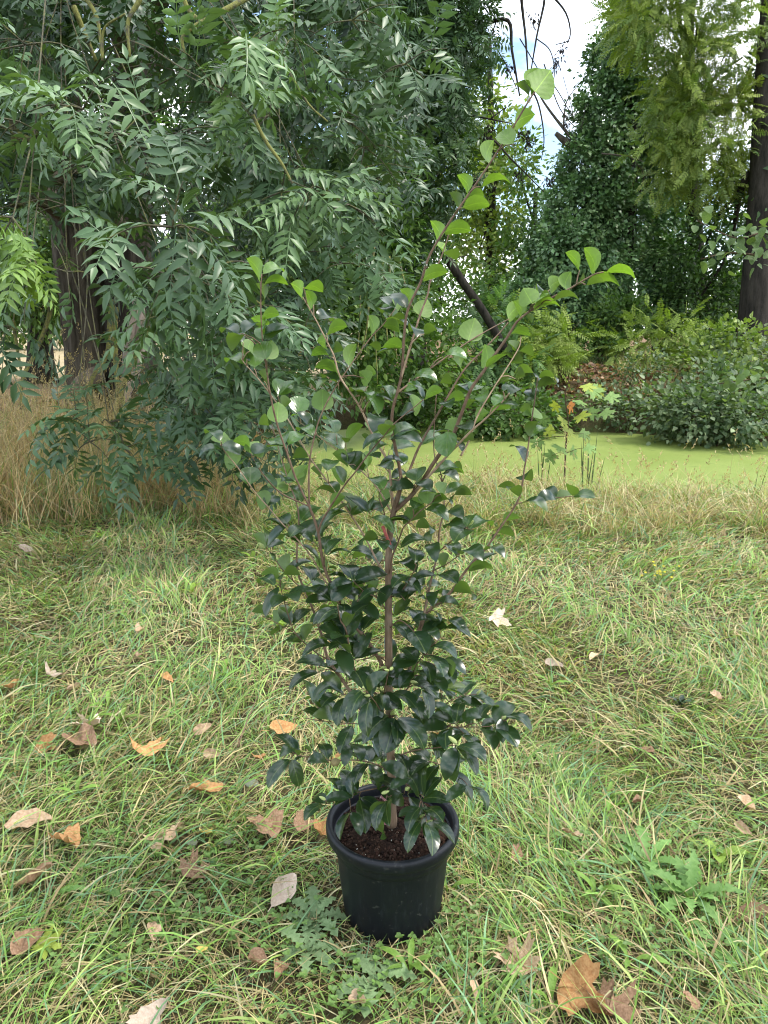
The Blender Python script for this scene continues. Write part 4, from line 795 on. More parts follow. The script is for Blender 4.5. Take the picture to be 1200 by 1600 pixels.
# branches traced from the photograph: pixels, depth offset at start and end (m), radius start/end (m), bark
BR_ = [
 ('trunk', [(612, 1290), (611, 1200), (609, 1150), (608, 1090), (607, 1000), (607, 900), (608, 850), (614, 805), (625, 765)], 0, 0, .0125, .0070, M_STEM),
 ('branch', [(614, 805), (626, 760), (625, 735), (617, 696), (612, 670), (614, 637), (621, 612), (628, 580), (631, 530), (637, 485), (657, 441), (670, 402), (692, 363), (718, 324), (748, 281), (789, 219), (826, 158), (836, 143)], 0, -.10, .0055, .0018, M_CTWIG),
 ('branch', [(621, 612), (634, 565), (648, 519), (656, 493), (668, 461), (672, 441), (687, 407), (694, 389), (701, 366)], .01, .08, .0038, .0014, M_CTWIG),
 ('branch', [(630, 600), (637, 560), (641, 540), (655, 525), (663, 522)], -.01, -.06, .0028, .0012, M_PTWIG),
 ('branch', [(625, 765), (639, 737), (656, 696), (691, 635), (723, 581), (749, 553), (777, 524), (794, 504)], .02, .12, .0045, .0016, M_CTWIG),
 ('branch', [(618, 800), (652, 766), (680, 722), (708, 681), (721, 648), (736, 609), (758, 577), (772, 556), (792, 528), (807, 504), (827, 487), (859, 467), (892, 450), (926, 430), (943, 425)], -.01, -.12, .0065, .0016, M_CTWIG),
 ('branch', [(621, 612), (647, 594), (665, 581), (723, 540), (757, 519), (796, 498)], 0, .14, .0032, .0014, M_CTWIG),
 ('branch', [(652, 766), (699, 713), (734, 676), (760, 653), (784, 629), (796, 614)], -.03, -.16, .0042, .0014, M_PTWIG),
 ('branch', [(720, 712), (732, 690), (746, 650), (771, 607), (788, 581), (803, 557), (812, 540), (814, 526)], -.05, .02, .0030, .0012, M_PTWIG),
 ('branch', [(632, 1065), (645, 1030), (659, 980), (665, 948), (672, 913), (683, 866), (687, 827), (694, 794), (690, 745), (678, 705), (681, 622)], -.03, .06, .0055, .0012, M_STEM),
 ('branch', [(645, 1030), (661, 967), (691, 939), (707, 922), (728, 892), (759, 857), (780, 827), (808, 785), (816, 757), (819, 735), (825, 700), (830, 661), (836, 622), (840, 590)], 0, .06, .0050, .0014, M_CTWIG),
 ('branch', [(806, 788), (815, 785), (845, 780), (888, 776), (900, 775)], .04, .06, .0020, .0010, M_CTWIG),
 ('branch', [(683, 892), (700, 880), (717, 868)], -.01, -.05, .0020, .0010, M_CTWIG),
 ('branch', [(685, 863), (706, 845), (730, 828)], .02, -.06, .0020, .0010, M_CTWIG),
 ('branch', [(608, 907), (613, 873), (621, 851), (630, 825), (641, 814), (656, 799), (686, 777)], -.012, -.10, .0030, .0012, M_CTWIG),
 ('branch', [(602, 1060), (575, 1010), (540, 965), (520, 925), (504, 882), (496, 830), (483, 791), (475, 775), (462, 747), (449, 710), (433, 663), (423, 620), (418, 588), (409, 519), (407, 440)], 0, -.10, .0058, .0015, M_CTWIG),
 ('branch', [(483, 791), (440, 771), (414, 745), (397, 719), (392, 708)], -.06, -.14, .0024, .0011, M_CTWIG),
 ('branch', [(497, 832), (505, 810), (537, 760), (554, 739), (576, 709), (600, 681), (617, 661), (645, 638), (662, 624)], -.05, -.16, .0030, .0012, M_CTWIG),
 ('branch', [(483, 791), (483, 728), (490, 687), (501, 650), (520, 612), (546, 573), (579, 528), (598, 508), (618, 482)], -.05, .08, .0028, .0012, M_CTWIG),
 ('branch', [(530, 945), (520, 925), (504, 904), (487, 871), (461, 839), (440, 817), (418, 791), (397, 767), (371, 730), (353, 708), (344, 694)], .02, -.10, .0030, .0012, M_PTWIG),
 ('branch', [(570, 1118), (540, 1070), (513, 1030), (502, 991), (491, 958), (478, 926), (465, 893), (464, 852), (466, 799), (451, 752), (436, 704), (425, 663)], .02, .08, .0060, .0012, M_STEM),
 ('branch', [(604, 900), (590, 880), (570, 840), (545, 800), (510, 750), (483, 713), (449, 654), (411, 601), (385, 571), (377, 560)], .01, .06, .0034, .0013, M_PTWIG),
 ('branch', [(610, 805), (590, 765), (568, 739), (527, 704), (490, 676), (462, 655)], .01, .12, .0030, .0013, M_PTWIG),
 ('branch', [(614, 800), (606, 726), (587, 690), (574, 661), (558, 629), (532, 590), (522, 557), (513, 538), (492, 497), (473, 464)], .0, .03, .0042, .0015, M_PTWIG),
 ('branch', [(513, 1030), (491, 1017), (463, 991), (450, 960), (441, 928), (437, 910)], 0, -.07, .0022, .0010, M_CTWIG),
 ('branch', [(463, 991), (435, 975), (410, 962)], -.03, -.06, .0015, .0009, M_CTWIG),
 ('branch', [(478, 926), (444, 893), (422, 863), (416, 855)], .04, .02, .0020, .0010, M_CTWIG),
 ('branch', [(606, 1095), (575, 1075), (552, 1040), (541, 986), (532, 969), (527, 945)], -.01, -.13, .0032, .0015, M_CTWIG),
 ('branch', [(608, 1100), (600, 1085), (604, 1065), (608, 1045)], -.01, -.12, .0026, .0012, M_CTWIG),
 ('branch', [(608, 1152), (640, 1142), (673, 1134), (714, 1136), (771, 1134), (797, 1121)], 0, -.10, .0030, .0011, M_CTWIG),
 ('branch', [(609, 1150), (640, 1130), (671, 1114), (697, 1099), (719, 1088), (733, 1086)], .01, .05, .0028, .0012, M_CTWIG),
 ('branch', [(611, 1188), (647, 1173), (684, 1168), (712, 1164)], 0, -.14, .0030, .0012, M_CTWIG),
 ('branch', [(611, 1210), (591, 1197), (560, 1188), (517, 1188), (471, 1181), (455, 1174)], 0, -.05, .0028, .0012, M_CTWIG),
 ('branch', [(608, 1150), (585, 1140), (565, 1132), (539, 1130), (506, 1127)], .01, .06, .0026, .0012, M_CTWIG),
 ('branch', [(611, 1222), (590, 1230), (560, 1238), (540, 1245), (510, 1256)], 0, -.08, .0026, .0012, M_CTWIG),
 ('branch', [(611, 1215), (635, 1225), (655, 1245), (664, 1270), (666, 1280)], 0, -.12, .0028, .0013, M_CTWIG),
 ('branch', [(611, 1225), (604, 1235), (606, 1245), (612, 1243)], 0, -.09, .0022, .0012, M_CTWIG),
 ('branch', [(611, 1190), (640, 1190), (672, 1190), (696, 1200), (725, 1222)], .01, -.06, .0026, .0012, M_CTWIG),
 ('branch', [(607, 1105), (625, 1090), (640, 1070), (650, 1040), (668, 1015)], -.01, -.10, .0026, .0012, M_CTWIG),
 ('branch', [(608, 1125), (600, 1118), (585, 1095), (572, 1080)], -.01, -.15, .0024, .0012, M_CTWIG),
 ('branch', [(607, 985), (625, 970), (645, 985), (660, 1000)], 0, -.10, .0022, .0012, M_CTWIG),
 ('branch', [(607, 960), (590, 935), (570, 925), (552, 908)], 0, -.06, .0024, .0012, M_CTWIG),
 ('branch', [(607, 930), (625, 925), (640, 905), (650, 885), (648, 880)], 0, -.07, .0022, .0012, M_CTWIG),
 ('branch', [(607, 880), (598, 875), (588, 885), (575, 872)], 0, .07, .0020, .0010, M_CTWIG),
 ('branch', [(609, 840), (600, 800), (592, 775), (600, 760)], 0, -.06, .0022, .0011, M_CTWIG),
 ('branch', [(607, 1040), (590, 1025), (570, 1030), (552, 1030), (530, 1012)], 0, -.06, .0022, .0011, M_CTWIG),
 ('branch', [(638, 740), (625, 750), (610, 750), (600, 765)], .0, -.08, .0018, .0010, M_CTWIG),
]
# leaves traced from the photograph: base px, tip px, how much of the width shows, side seen (t top / u underside)
LV_ = """834 147 866 98 1 u;834 146 846 95 .5 u;822 160 811 118 .35 u;802 200 838 170 .85 u;803 226 783 199 .9 t;761 258 771 208 .6 u;725 310 718 262 .45 u;709 333 706 290 .35 u;727 308 760 293 .65 u;721 325 763 326 .8 u;750 292 797 296 .35 u
675 387 674 338 .45 u;694 361 740 350 .7 u;694 391 699 367 .7 u;696 392 721 391 .6 u;660 439 702 420 .7 u;668 417 657 408 .5 t;617 482 631 452 .8 u;636 482 627 443 .5 u;656 495 670 464 1 u;613 492 599 478 .4 t;600 504 632 499 .45 u;580 525 576 486 .55 u;600 508 628 532 .5 u;628 546 595 550 .65 u;544 571 554 529 .7 u;570 541 596 539 .3 u;648 527 664 517 .5 u;662 523 685 526 .5 u;631 537 642 529 .5 u;654 527 645 505 .4 t;728 533 741 491 1 u;724 578 732 537 .5 u;757 576 760 533 .8 u;690 558 727 562 .5 t;636 568 648 566 .4 u
795 502 826 470 .8 u;808 504 810 464 .4 u;832 475 822 443 1 u;838 471 865 459 .5 u;845 465 850 444 .5 t;858 453 884 428 .85 u;883 451 896 414 .8 u;906 422 890 387 .6 u;905 443 922 430 .6 u;930 426 920 377 .7 u;942 425 988 449 .35 u;913 445 963 452 .45 u;915 445 942 457 .35 u;861 470 903 475 .35 u;830 486 872 486 .45 u;793 531 832 521 .4 u;809 554 840 552 .5 u;797 571 824 559 .5 u;807 548 814 526 .35 u;799 558 792 540 .6 u;820 490 829 506 .7 u
683 603 708 591 .4 u;695 631 729 620 .6 u;735 615 730 593 .95 t;737 614 757 600 .7 t;757 627 763 604 .8 t;773 605 803 590 .45 u;786 612 798 598 .8 t;805 592 825 580 .5 u;840 588 812 574 .4 u;842 586 868 597 .35 u;840 604 868 607 .5 u;836 622 827 601 .7 t;838 622 847 604 .5 t;771 635 797 613 .6 t;793 616 822 605 .45 t;830 653 840 634 1 u;830 653 820 636 .6 u;762 653 800 635 .45 u;738 660 762 640 .65 u;737 670 721 658 .6 t;710 672 704 646 .95 u;716 688 721 706 .8 t;719 690 743 681 .6 u;700 672 697 715 .9 t;829 682 860 663 .6 t;820 722 801 692 .45 t;816 750 837 747 .4 u;811 776 782 757 .45 u;812 788 849 799 .4 t;870 777 855 764 .8 t;880 776 884 763 1 u;893 775 922 777 .6 t;833 782 842 777 .5 u;682 735 735 732 .4 t;685 742 714 751 .5 t;700 736 724 734 .5 u
670 788 671 756 1 u;688 773 700 754 .8 u;694 772 736 766 .45 t;704 782 739 770 .4 u;677 786 705 787 .4 u;658 803 700 815 .5 t;665 790 641 786 .7 u;643 815 639 794 .9 u;643 815 667 809 .6 u;648 823 672 830 .45 u;690 806 716 807 .4 t;729 824 748 804 .6 t;733 826 777 817 .45 t;735 827 705 844 .7 t;715 866 702 850 .8 t;712 870 706 855 .8 u;720 865 747 869 .5 t;745 867 758 866 .6 u;757 862 781 868 .4 t;780 822 813 806 .5 u;772 843 811 837 .35 u;695 880 685 870 .9 u;728 897 773 898 .45 u;684 897 710 906 .6 t;705 922 735 929 .45 u;690 926 672 938 .5 t;692 936 711 930 .6 t;671 950 698 944 .6 t;680 955 688 969 .6 t;668 937 651 935 .5 t;690 971 722 981 .5 t;668 985 700 971 .6 t;688 984 733 988 .5 t
675 848 625 852 .5 t;672 848 681 826 .55 t;648 882 645 859 .8 t;618 881 649 888 .5 t;646 899 615 912 .55 t;614 911 656 920 .4 t;665 916 639 905 .8 t;633 938 659 920 .55 t;631 936 619 927 .9 t;614 961 646 955 .55 t;653 984 645 960 .8 t;618 975 640 996 .7 t;645 984 664 1012 .9 t;660 1000 676 994 .6 t;619 836 572 810 .5 t;617 863 594 838 .6 t;593 843 565 848 .5 u;584 866 539 865 .45 t;591 885 578 861 .8 t;577 875 550 872 .4 u;550 910 530 887 .75 t;553 905 563 887 .8 t;591 905 555 910 .6 t;586 925 570 909 .8 u;527 935 566 915 .55 u;533 936 556 930 .5 u;560 940 572 919 .7 t;558 940 603 930 .45 t;541 978 577 943 .65 t;537 962 512 946 .7 u;526 951 498 968 .7 t;541 996 505 973 .45 t;565 986 601 972 .5 t;560 1002 544 982 .8 u
554 1032 566 990 .8 t;552 1030 544 995 .7 t;608 1038 606 998 .85 t;530 1012 474 1018 .5 t;546 1021 500 994 .6 t;512 1041 457 1040 .6 t;501 1048 454 1071 .55 t;541 1053 499 1045 .55 t;416 857 389 837 .8 u;420 853 408 822 .6 t;424 860 433 874 .7 t;446 893 447 867 .85 u;452 894 457 882 .7 t;434 911 400 896 .5 u;432 915 397 912 .5 t;438 906 461 900 .45 u;440 922 446 911 .8 u;441 925 432 933 .8 u;447 930 471 932 .6 t;452 961 437 951 .6 u;452 961 458 950 .6 u;437 973 424 959 .85 u;418 964 391 958 .5 u;458 976 487 955 .6 t;472 1004 482 984 .7 u;466 996 456 1001 .6 u;437 974 440 983 .6 u
488 909 471 887 .8 t;491 921 480 902 .6 t;492 848 446 835 .45 t;469 851 431 845 .4 t;450 819 424 812 .6 t;507 861 513 837 .7 t;507 869 535 842 .55 t;505 896 485 876 .6 u;520 936 474 923 .6 t;520 939 477 932 .45 t;531 956 494 966 .8 t;546 997 504 975 .45 t;505 893 522 890 .4 u
345 690 315 672 .45 t;344 694 344 672 1 u;350 701 358 682 .8 t;372 729 350 704 .95 u;390 704 359 681 .5 u;393 711 399 687 1 u;391 758 388 727 1 t;397 719 405 731 .6 t;420 791 399 769 .9 u;433 662 433 625 1 u;427 661 419 644 .8 u;440 640 450 621 .7 u;466 649 466 616 1 t;434 619 441 590 1 t;488 669 454 645 .5 t;504 644 504 605 1 u;490 681 461 667 .5 t;445 696 441 672 .8 t;449 696 471 674 .7 t;436 703 410 679 .6 t;423 669 400 656 .4 u;463 749 451 730 1 u;463 749 473 729 .8 u;434 762 434 742 1 u;445 746 431 731 .45 u;470 758 480 725 .8 u;455 721 477 708 .45 u;472 786 437 757 .4 t;462 784 439 771 .7 t;525 679 504 649 .5 t;538 706 502 675 .6 t;540 692 566 661 .6 u;498 746 485 729 .5 u;525 771 507 749 .8 t;540 755 517 730 .85 u;545 726 519 706 .7 u;540 713 549 697 .8 u;515 791 536 772 .7 u;545 787 549 771 .9 u;545 806 561 779 .9 t;498 823 547 800 .45 t;463 819 491 791 .7 t;447 823 423 815 .6 t;451 841 471 824 .7 t;510 737 521 716 .8 t
407 437 383 393 .55 u;409 428 440 413 .5 t;411 450 451 437 .4 u;404 478 396 437 .3 u;410 497 433 483 .7 u;409 520 390 486 .45 u;409 529 413 494 .5 t;378 521 400 499 .45 t;375 521 340 511 .35 t;390 549 387 522 .85 u;380 535 354 519 .4 t;397 576 401 542 .9 t;417 563 423 529 1 u;384 568 348 556 .45 t;386 562 369 550 .5 u;413 596 401 574 .5 u;473 464 452 434 .65 u;474 449 501 443 .6 u;486 484 477 447 .65 u;490 476 503 475 .5 t;510 521 540 501 .65 u;509 541 493 524 .7 u;517 558 485 549 .5 u;532 591 492 569 .5 u;493 501 515 493 .5 t;522 553 534 537 .5 u;528 598 502 583 .5 t;575 603 561 574 .8 u;568 591 586 575 .7 u
570 621 548 604 .5 t;594 651 557 605 .45 t;613 626 587 596 .45 t;583 619 596 610 .5 u;641 592 682 596 .5 t;628 612 671 608 .45 t;645 638 661 621 .9 u;664 624 695 606 .6 u;662 626 657 611 .6 t;648 643 626 640 .7 t;600 681 599 656 1 u;600 680 615 660 .6 u;580 676 585 655 .8 u;578 691 565 678 .6 u;607 686 659 671 .5 t;608 703 651 695 .55 t;658 696 704 682 .5 t;622 731 618 701 .8 t;590 726 613 735 .6 t;570 736 558 707 .9 u;573 731 580 704 .6 u;577 711 613 694 .5 t;650 753 655 729 .9 t;652 756 661 739 .7 u;608 746 641 742 .45 t;608 766 615 747 .8 t;600 766 579 745 .7 t;620 796 641 774 .7 t;577 801 577 781 .8 t;595 801 601 782 .8 t;605 786 591 759 .8 u;645 796 666 780 .7 t
568 1079 548 1057 .9 t;575 1073 575 1049 .8 t;590 1055 580 1078 .8 t;566 1076 539 1106 .85 t;567 1081 549 1112 .8 t;531 1086 506 1091 .7 t;541 1086 529 1127 .8 t;489 1098 467 1069 .55 t;506 1119 474 1100 .5 t;526 1121 496 1103 .55 t;507 1126 461 1122 .45 t;531 1131 511 1120 .6 t;546 1131 539 1114 .8 t;551 1134 532 1170 .9 t;548 1160 566 1173 .7 t;540 1190 532 1178 .7 t;577 1092 575 1143 .85 t;607 1117 567 1154 .8 t;588 1083 629 1101 .75 t;612 1080 649 1096 .7 t;640 1066 638 1037 .7 u;608 1073 629 1049 .8 t;652 1036 624 1021 .6 t;618 1118 663 1162 .65 t;615 1126 619 1147 .8 t;466 1176 425 1151 .6 t;455 1183 422 1221 .75 t;487 1176 474 1169 .7 u;492 1184 488 1172 .7 t;515 1186 497 1174 .8 t;582 1191 561 1179 .8 t;596 1191 582 1162 .8 t;573 1193 554 1213 .8 t;475 1180 462 1186 .6 t;598 1198 606 1183 .6 t
561 1236 530 1214 .9 t;541 1244 507 1227 .55 t;509 1256 479 1263 .6 t;561 1244 572 1292 .9 t;548 1266 532 1296 .55 t;631 1241 577 1224 .6 t;603 1251 587 1284 .75 t;612 1244 610 1272 .7 t;575 1284 598 1287 .5 u;662 1246 665 1199 .75 t;660 1249 690 1203 .75 t;637 1241 666 1289 .75 t;655 1261 636 1284 .8 t;665 1261 692 1262 .7 t;658 1281 635 1320 .85 t;666 1284 673 1315 .8 t;668 1279 711 1306 .55 t;640 1216 619 1189 .8 t;673 1189 639 1183 .6 t;673 1190 641 1196 .6 t;689 1166 703 1197 .8 t;696 1201 736 1242 .6 t;715 1166 744 1200 .6 t;730 1226 758 1255 .5 t;551 1246 556 1214 .55 t;640 1225 652 1200 .7 t;620 1232 600 1212 .7 t;590 1232 597 1210 .7 t
688 1076 726 1070 .45 t;716 1088 749 1073 .7 t;733 1087 771 1111 .5 t;706 1099 695 1079 .7 t;660 1074 669 1114 .7 t;645 1067 687 1083 .55 t;713 1131 728 1107 .85 t;712 1131 684 1114 .6 t;745 1131 786 1114 .5 t;785 1119 824 1129 .45 t;773 1131 801 1150 .65 t;750 1136 766 1157 .6 t;675 1129 649 1119 .6 t;665 1141 649 1127 .8 t;675 1141 681 1173 .8 t;705 1136 694 1154 .8 t;725 1146 743 1167 .7 t;690 1167 732 1154 .6 t;712 1163 754 1174 .55 t;740 1134 748 1114 .6 t;670 1010 713 1023 .5 t;668 1021 691 1047 .55 t;690 1030 704 1048 .7 u;683 1041 706 1056 .5 t;655 1029 669 1052 .7 t;645 1046 673 1061 .6 t;668 1058 692 1068 .6 t;630 1085 655 1110 .7 t;600 1110 592 1085 .6 t;620 1060 632 1030 .6 t"""
paths = []
for nm, pts, d0, d1, r0, r1, mt in BR_:
    P2 = smooth_line([(p[0], p[1], 0) for p in pts], 8 * len(pts))[:, :2]; seg = np.r_[0, np.cumsum(np.linalg.norm(np.diff(P2, axis=0), axis=1))]; seg /= seg[-1]
    Yp = Y0 + d0 + (d1 - d0) * seg; P = np.array([at(a_, b_, yy) for (a_, b_), yy in zip(P2, Yp)])
    paths.append([nm, P2, P, r0, r1, mt, MB()])
# every branch starts on the stem it grows from
for i in range(1, len(paths)):
    nm, P2, P, r0, r1, mt, mb = paths[i]; best = None
    for j in range(len(paths)):
        if j == i: continue
        dd = np.linalg.norm(paths[j][1] - P2[0], axis=1); k = int(np.argmin(dd)); u = k / len(dd)
        if dd[k] < 14 and u > .02 and (j < i or paths[j][3] > r0) and (best is None or paths[j][3] > best[2]): best = (j, k, paths[j][3])
    if best:
        q = paths[best[0]][2][best[1]]; off = q - P[0]; w_ = np.clip(1 - np.linspace(0, 2.2, len(P)), 0, 1)[:, None] ** 1.5; paths[i][2] = P + off * w_
objs = []
for nm, P2, P, r0, r1, mt, mb in paths:
    n_ = len(P); rr = (r0 + (r1 - r0) * np.linspace(0, 1, n_) ** .8) * .74
    if nm == 'trunk': rr = np.interp(np.linspace(0, 1, n_), [0, .06, .2, .7, 1], [.0125, .0105, .0095, .0075, .0048])
    nodes = 1 + .12 * (np.sin(np.arange(n_) * 1.7 + r0 * 1e4) > .8); mb.add(*tube(P - PC, rr * nodes, 9 if nm == 'trunk' else 7))
# leaves
def cam_leaf(arch, fold, asp, seed, droop=0.0):
    xs_ = np.array([0, .06, .17, .32, .48, .64, .79, .91, 1.0]); wd = np.array([.06, .42, .76, .96, 1.0, .94, .76, .44, .0]); V = []; F = []
    pet = .08
    for s, w in zip(xs_, wd):
        z0 = arch * 4 * s * (1 - s) - droop * max(0, s - .55) ** 2 * 1.5; hw = asp * .5 * w
        for q in (-1, -.55, 0, .55, 1):
            V.append((pet + (1 - pet) * s, hw * q * (1 - .05 * fold), z0 + fold * hw * (abs(q) ** 1.3) + .007 * math.sin(15 * s + 4 * q + seed) * abs(q)))
    for i in range(len(xs_) - 1):
        for j in range(4): a_ = i * 5 + j; F.append((a_, a_ + 5, a_ + 6, a_ + 1))
    n = len(V); V += [(0, -.016, -.004), (0, .016, -.004), (pet + .01, -.012, .002), (pet + .01, .012, .002)]; F.append((n, n + 2, n + 3, n + 1))
    return np.array(V), F
d = Nd('camellia_leaf'); oi = d.n('ShaderNodeObjectInfo'); col = oi.outputs['Color']; co = coords(d)
sx_ = d.n('ShaderNodeSeparateXYZ'); d.l(co, sx_.inputs[0])
ab = d.n('ShaderNodeMath', operation='ABSOLUTE'); d.l(sx_.outputs[1], ab.inputs[0])
vein = d.ramp(ab.outputs[0], [(.006, .0), (.016, 1.0)])
wv = d.n('ShaderNodeTexWave'); wv.bands_direction = 'DIAGONAL'; wv.inputs['Scale'].default_value = 3.2; wv.inputs['Distortion'].default_value = 1.5
cm = d.n('ShaderNodeCombineXYZ'); d.l(sx_.outputs[0], cm.inputs[0]); mu = d.n('ShaderNodeMath', operation='MULTIPLY'); mu.inputs[1].default_value = -1.2; d.l(ab.outputs[0], mu.inputs[0]); d.l(mu.outputs[0], cm.inputs[1]); d.l(cm.outputs[0], wv.inputs['Vector'])
mott = d.noise(6, 4, .6, co)
c0_ = d.mixc(1.0, col, d.ramp(mott, [(.3, (.82, .82, .82)), (.7, (1.15, 1.15, 1.1))]), 'MULTIPLY')
top_ = d.mixc(vein, d.mixc(.5, c0_, (.20, .27, .08)), c0_)
un_ = d.mixc(vein, d.mixc(1.0, c0_, (2.6, 2.3, 1.5), 'MULTIPLY'), d.mixc(.55, d.mixc(1.0, c0_, (1.6, 1.55, 1.0), 'MULTIPLY'), (.125, .20, .035)))
geo = d.n('ShaderNodeNewGeometry'); cc = d.mixc(geo.outputs['Backfacing'], top_, un_)
rgh = d.ramp(geo.outputs['Backfacing'], [(0, .25), (1, .60)])
hb = d.n('ShaderNodeMath', operation='ADD'); d.l(wv.outputs['Fac'], hb.inputs[0]); d.l(vein, hb.inputs[1])
p = d.principled(cc, rgh, .5, d.bump(hb.outputs[0], .07, .003)); p.inputs['Specular IOR Level'].default_value = .85
t = d.n('ShaderNodeBsdfTranslucent'); d.l(d.mixc(.45, d.mixc(1.0, c0_, (1.7, 1.9, .5), 'MULTIPLY'), (.22, .36, .03)), t.inputs[0]); m = d.n('ShaderNodeMixShader')
m.inputs[0].default_value = .38; d.l(p.outputs[0], m.inputs[1]); d.l(t.outputs[0], m.inputs[2]); M_CAM = d.out(m.outputs[0])
LM = {}
for ai, ar in enumerate((.05, .12, .20)):
    for wi, asp in enumerate((.46, .60, .86)):
        LM[(ai, wi)] = mesh_vf('camellia_leaf', *cam_leaf(ar, .20 + .06 * (ai == 0), asp, ai * 3 + wi, .04 + .10 * ai), M_CAM)
allP2 = np.concatenate([p_[1] for p_ in paths]); own = np.concatenate([np.full(len(p_[1]), i) for i, p_ in enumerate(paths)]); idx = np.concatenate([np.arange(len(p_[1])) for p_ in paths])
for i, p_ in enumerate(paths):
    paths[i].append(obj(p_[0], bpy.data.meshes.new('tmp'), plant))
specs = []
for line in LV_.replace('\n', ';').split(';'):
    q = line.split()
    if len(q) == 6: specs.append((float(q[0]), float(q[1]), float(q[2]), float(q[3]), float(q[4]), q[5]))
rl = np.random.default_rng(77); made = []
for (bx, by, tx, ty, w, sd) in specs:
    dd = np.linalg.norm(allP2 - [bx, by], axis=1) + rl.uniform(0, 2, len(allP2)); dd[own == 0] += 10
    k = int(np.argmin(dd)); bi, pi = int(own[k]), int(idx[k]); q = paths[bi][2][pi]
    if dd[k] > 5:                         # a short twig carries the leaf
        B = at(bx, by, q[1] - rl.uniform(-.02, .05)); st = paths[bi][2][max(0, pi - 3)]
        paths[bi][6].add(*tube(smooth_line([st - PC, (st + B) / 2 - PC + [0, 0, .004], B - PC], 5), [.0013, .0009], 5))
    else: B = q
    s = ppm(bx, by, B[1]); app = math.hypot(tx - bx, ty - by); small = app < 19 and w < .9
    Lp = app * 1.2 if small else (max(app * 1.06, 38 * rl.uniform(.95, 1.1)) if (w >= .9 and by < 820) else max(app * 1.10, (44 if by < 800 else 53) * rl.uniform(.9, 1.12))); dep = math.sqrt(max(0, Lp * Lp - app * app))
    if ty >= by: dep = -dep
    rt = np.array([1., 0, 0]); dvec = rt * (tx - bx) - UP * (ty - by) + FW * dep; dvec = nrm(dvec)
    v = nrm(CAM - B); nf = nrm(v - v.dot(dvec) * dvec); ne = np.cross(dvec, nf)
    if ne[2] < 0: ne = -ne
    sn = math.sqrt(max(0, 1 - w * w)); nn = nf * w + ne * sn if sd == 't' else -nf * w + ne * sn
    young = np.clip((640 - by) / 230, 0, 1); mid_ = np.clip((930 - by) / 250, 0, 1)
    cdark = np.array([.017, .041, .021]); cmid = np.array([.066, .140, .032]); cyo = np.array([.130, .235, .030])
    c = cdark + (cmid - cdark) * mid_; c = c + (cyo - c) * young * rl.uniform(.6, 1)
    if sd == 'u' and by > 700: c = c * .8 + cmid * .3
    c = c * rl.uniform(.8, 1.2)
    ai = 0 if w > .85 else (1 if w > .5 else 2); wi = 2 if (w >= .9 and by < 820) else (1 if by < 820 or rl.random() < .12 else 0)
    Lm = Lp / s; made.append((app * w, bi, B, dvec, nn, Lm, ai, wi, c))
# further leaves of the dense lower half, on the same nodes
for (a_, bi, B, X, Z, Lm, ai, wi, c) in list(made):
    pz = B[2]
    if pz > 1.42 or a_ < 14: continue
    for _ in range(2 if pz < .85 else 1):
        if rl.random() > (.58 if pz < 1.1 else .4): continue
        ax = nrm(np.array([rl.normal(0, .3), rl.normal(0, .3), 1.0])); an = rl.uniform(.7, 2.2) * rl.choice([-1, 1]); Mr = np.array(Matrix.Rotation(an, 3, Vector(ax.tolist())))
        X2 = nrm(Mr @ X); X2[2] -= rl.uniform(0, .35); X2 = nrm(X2); Z2 = nrm(np.array([rl.normal(0, .3), rl.normal(-.25, .3), 1.0])); made.append((a_ * .55, bi, B, X2, Z2, Lm * rl.uniform(.75, 1.0), int(rl.integers(0, 3)), wi, c * rl.uniform(.8, 1.1)))
made.sort(key=lambda t_: -t_[0])
b_ = Bulk(); extra = []
for i, (a_, bi, B, X, Z, Lm, ai, wi, c) in enumerate(made):
    if i < 300:
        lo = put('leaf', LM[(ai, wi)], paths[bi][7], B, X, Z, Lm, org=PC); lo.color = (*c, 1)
    else: extra.append((B, X, Z, Lm, ai, wi, c))
if extra:
    VV = []; FF = []; n_ = 0
    for (B, X, Z, Lm, ai, wi, c) in extra:
        me = LM[(ai, wi)]; tv = np.zeros(len(me.vertices) * 3); me.vertices.foreach_get('co', tv); tv = tv.reshape(-1, 3); X_, Y_, Z_ = basis(X, Z)
        VV.append((B - PC) + Lm * (tv[:, :1] * X_ + tv[:, 1:2] * Y_ + tv[:, 2:] * Z_)); FF += [tuple(v_ + n_ for v_ in f.vertices) for f in me.polygons]; n_ += len(tv)
    lo = obj('small_leaves', mesh_vf('small_leaves', np.concatenate(VV), FF, M_CAM), plant, kind='stuff'); lo.color = (.020, .046, .020, 1)
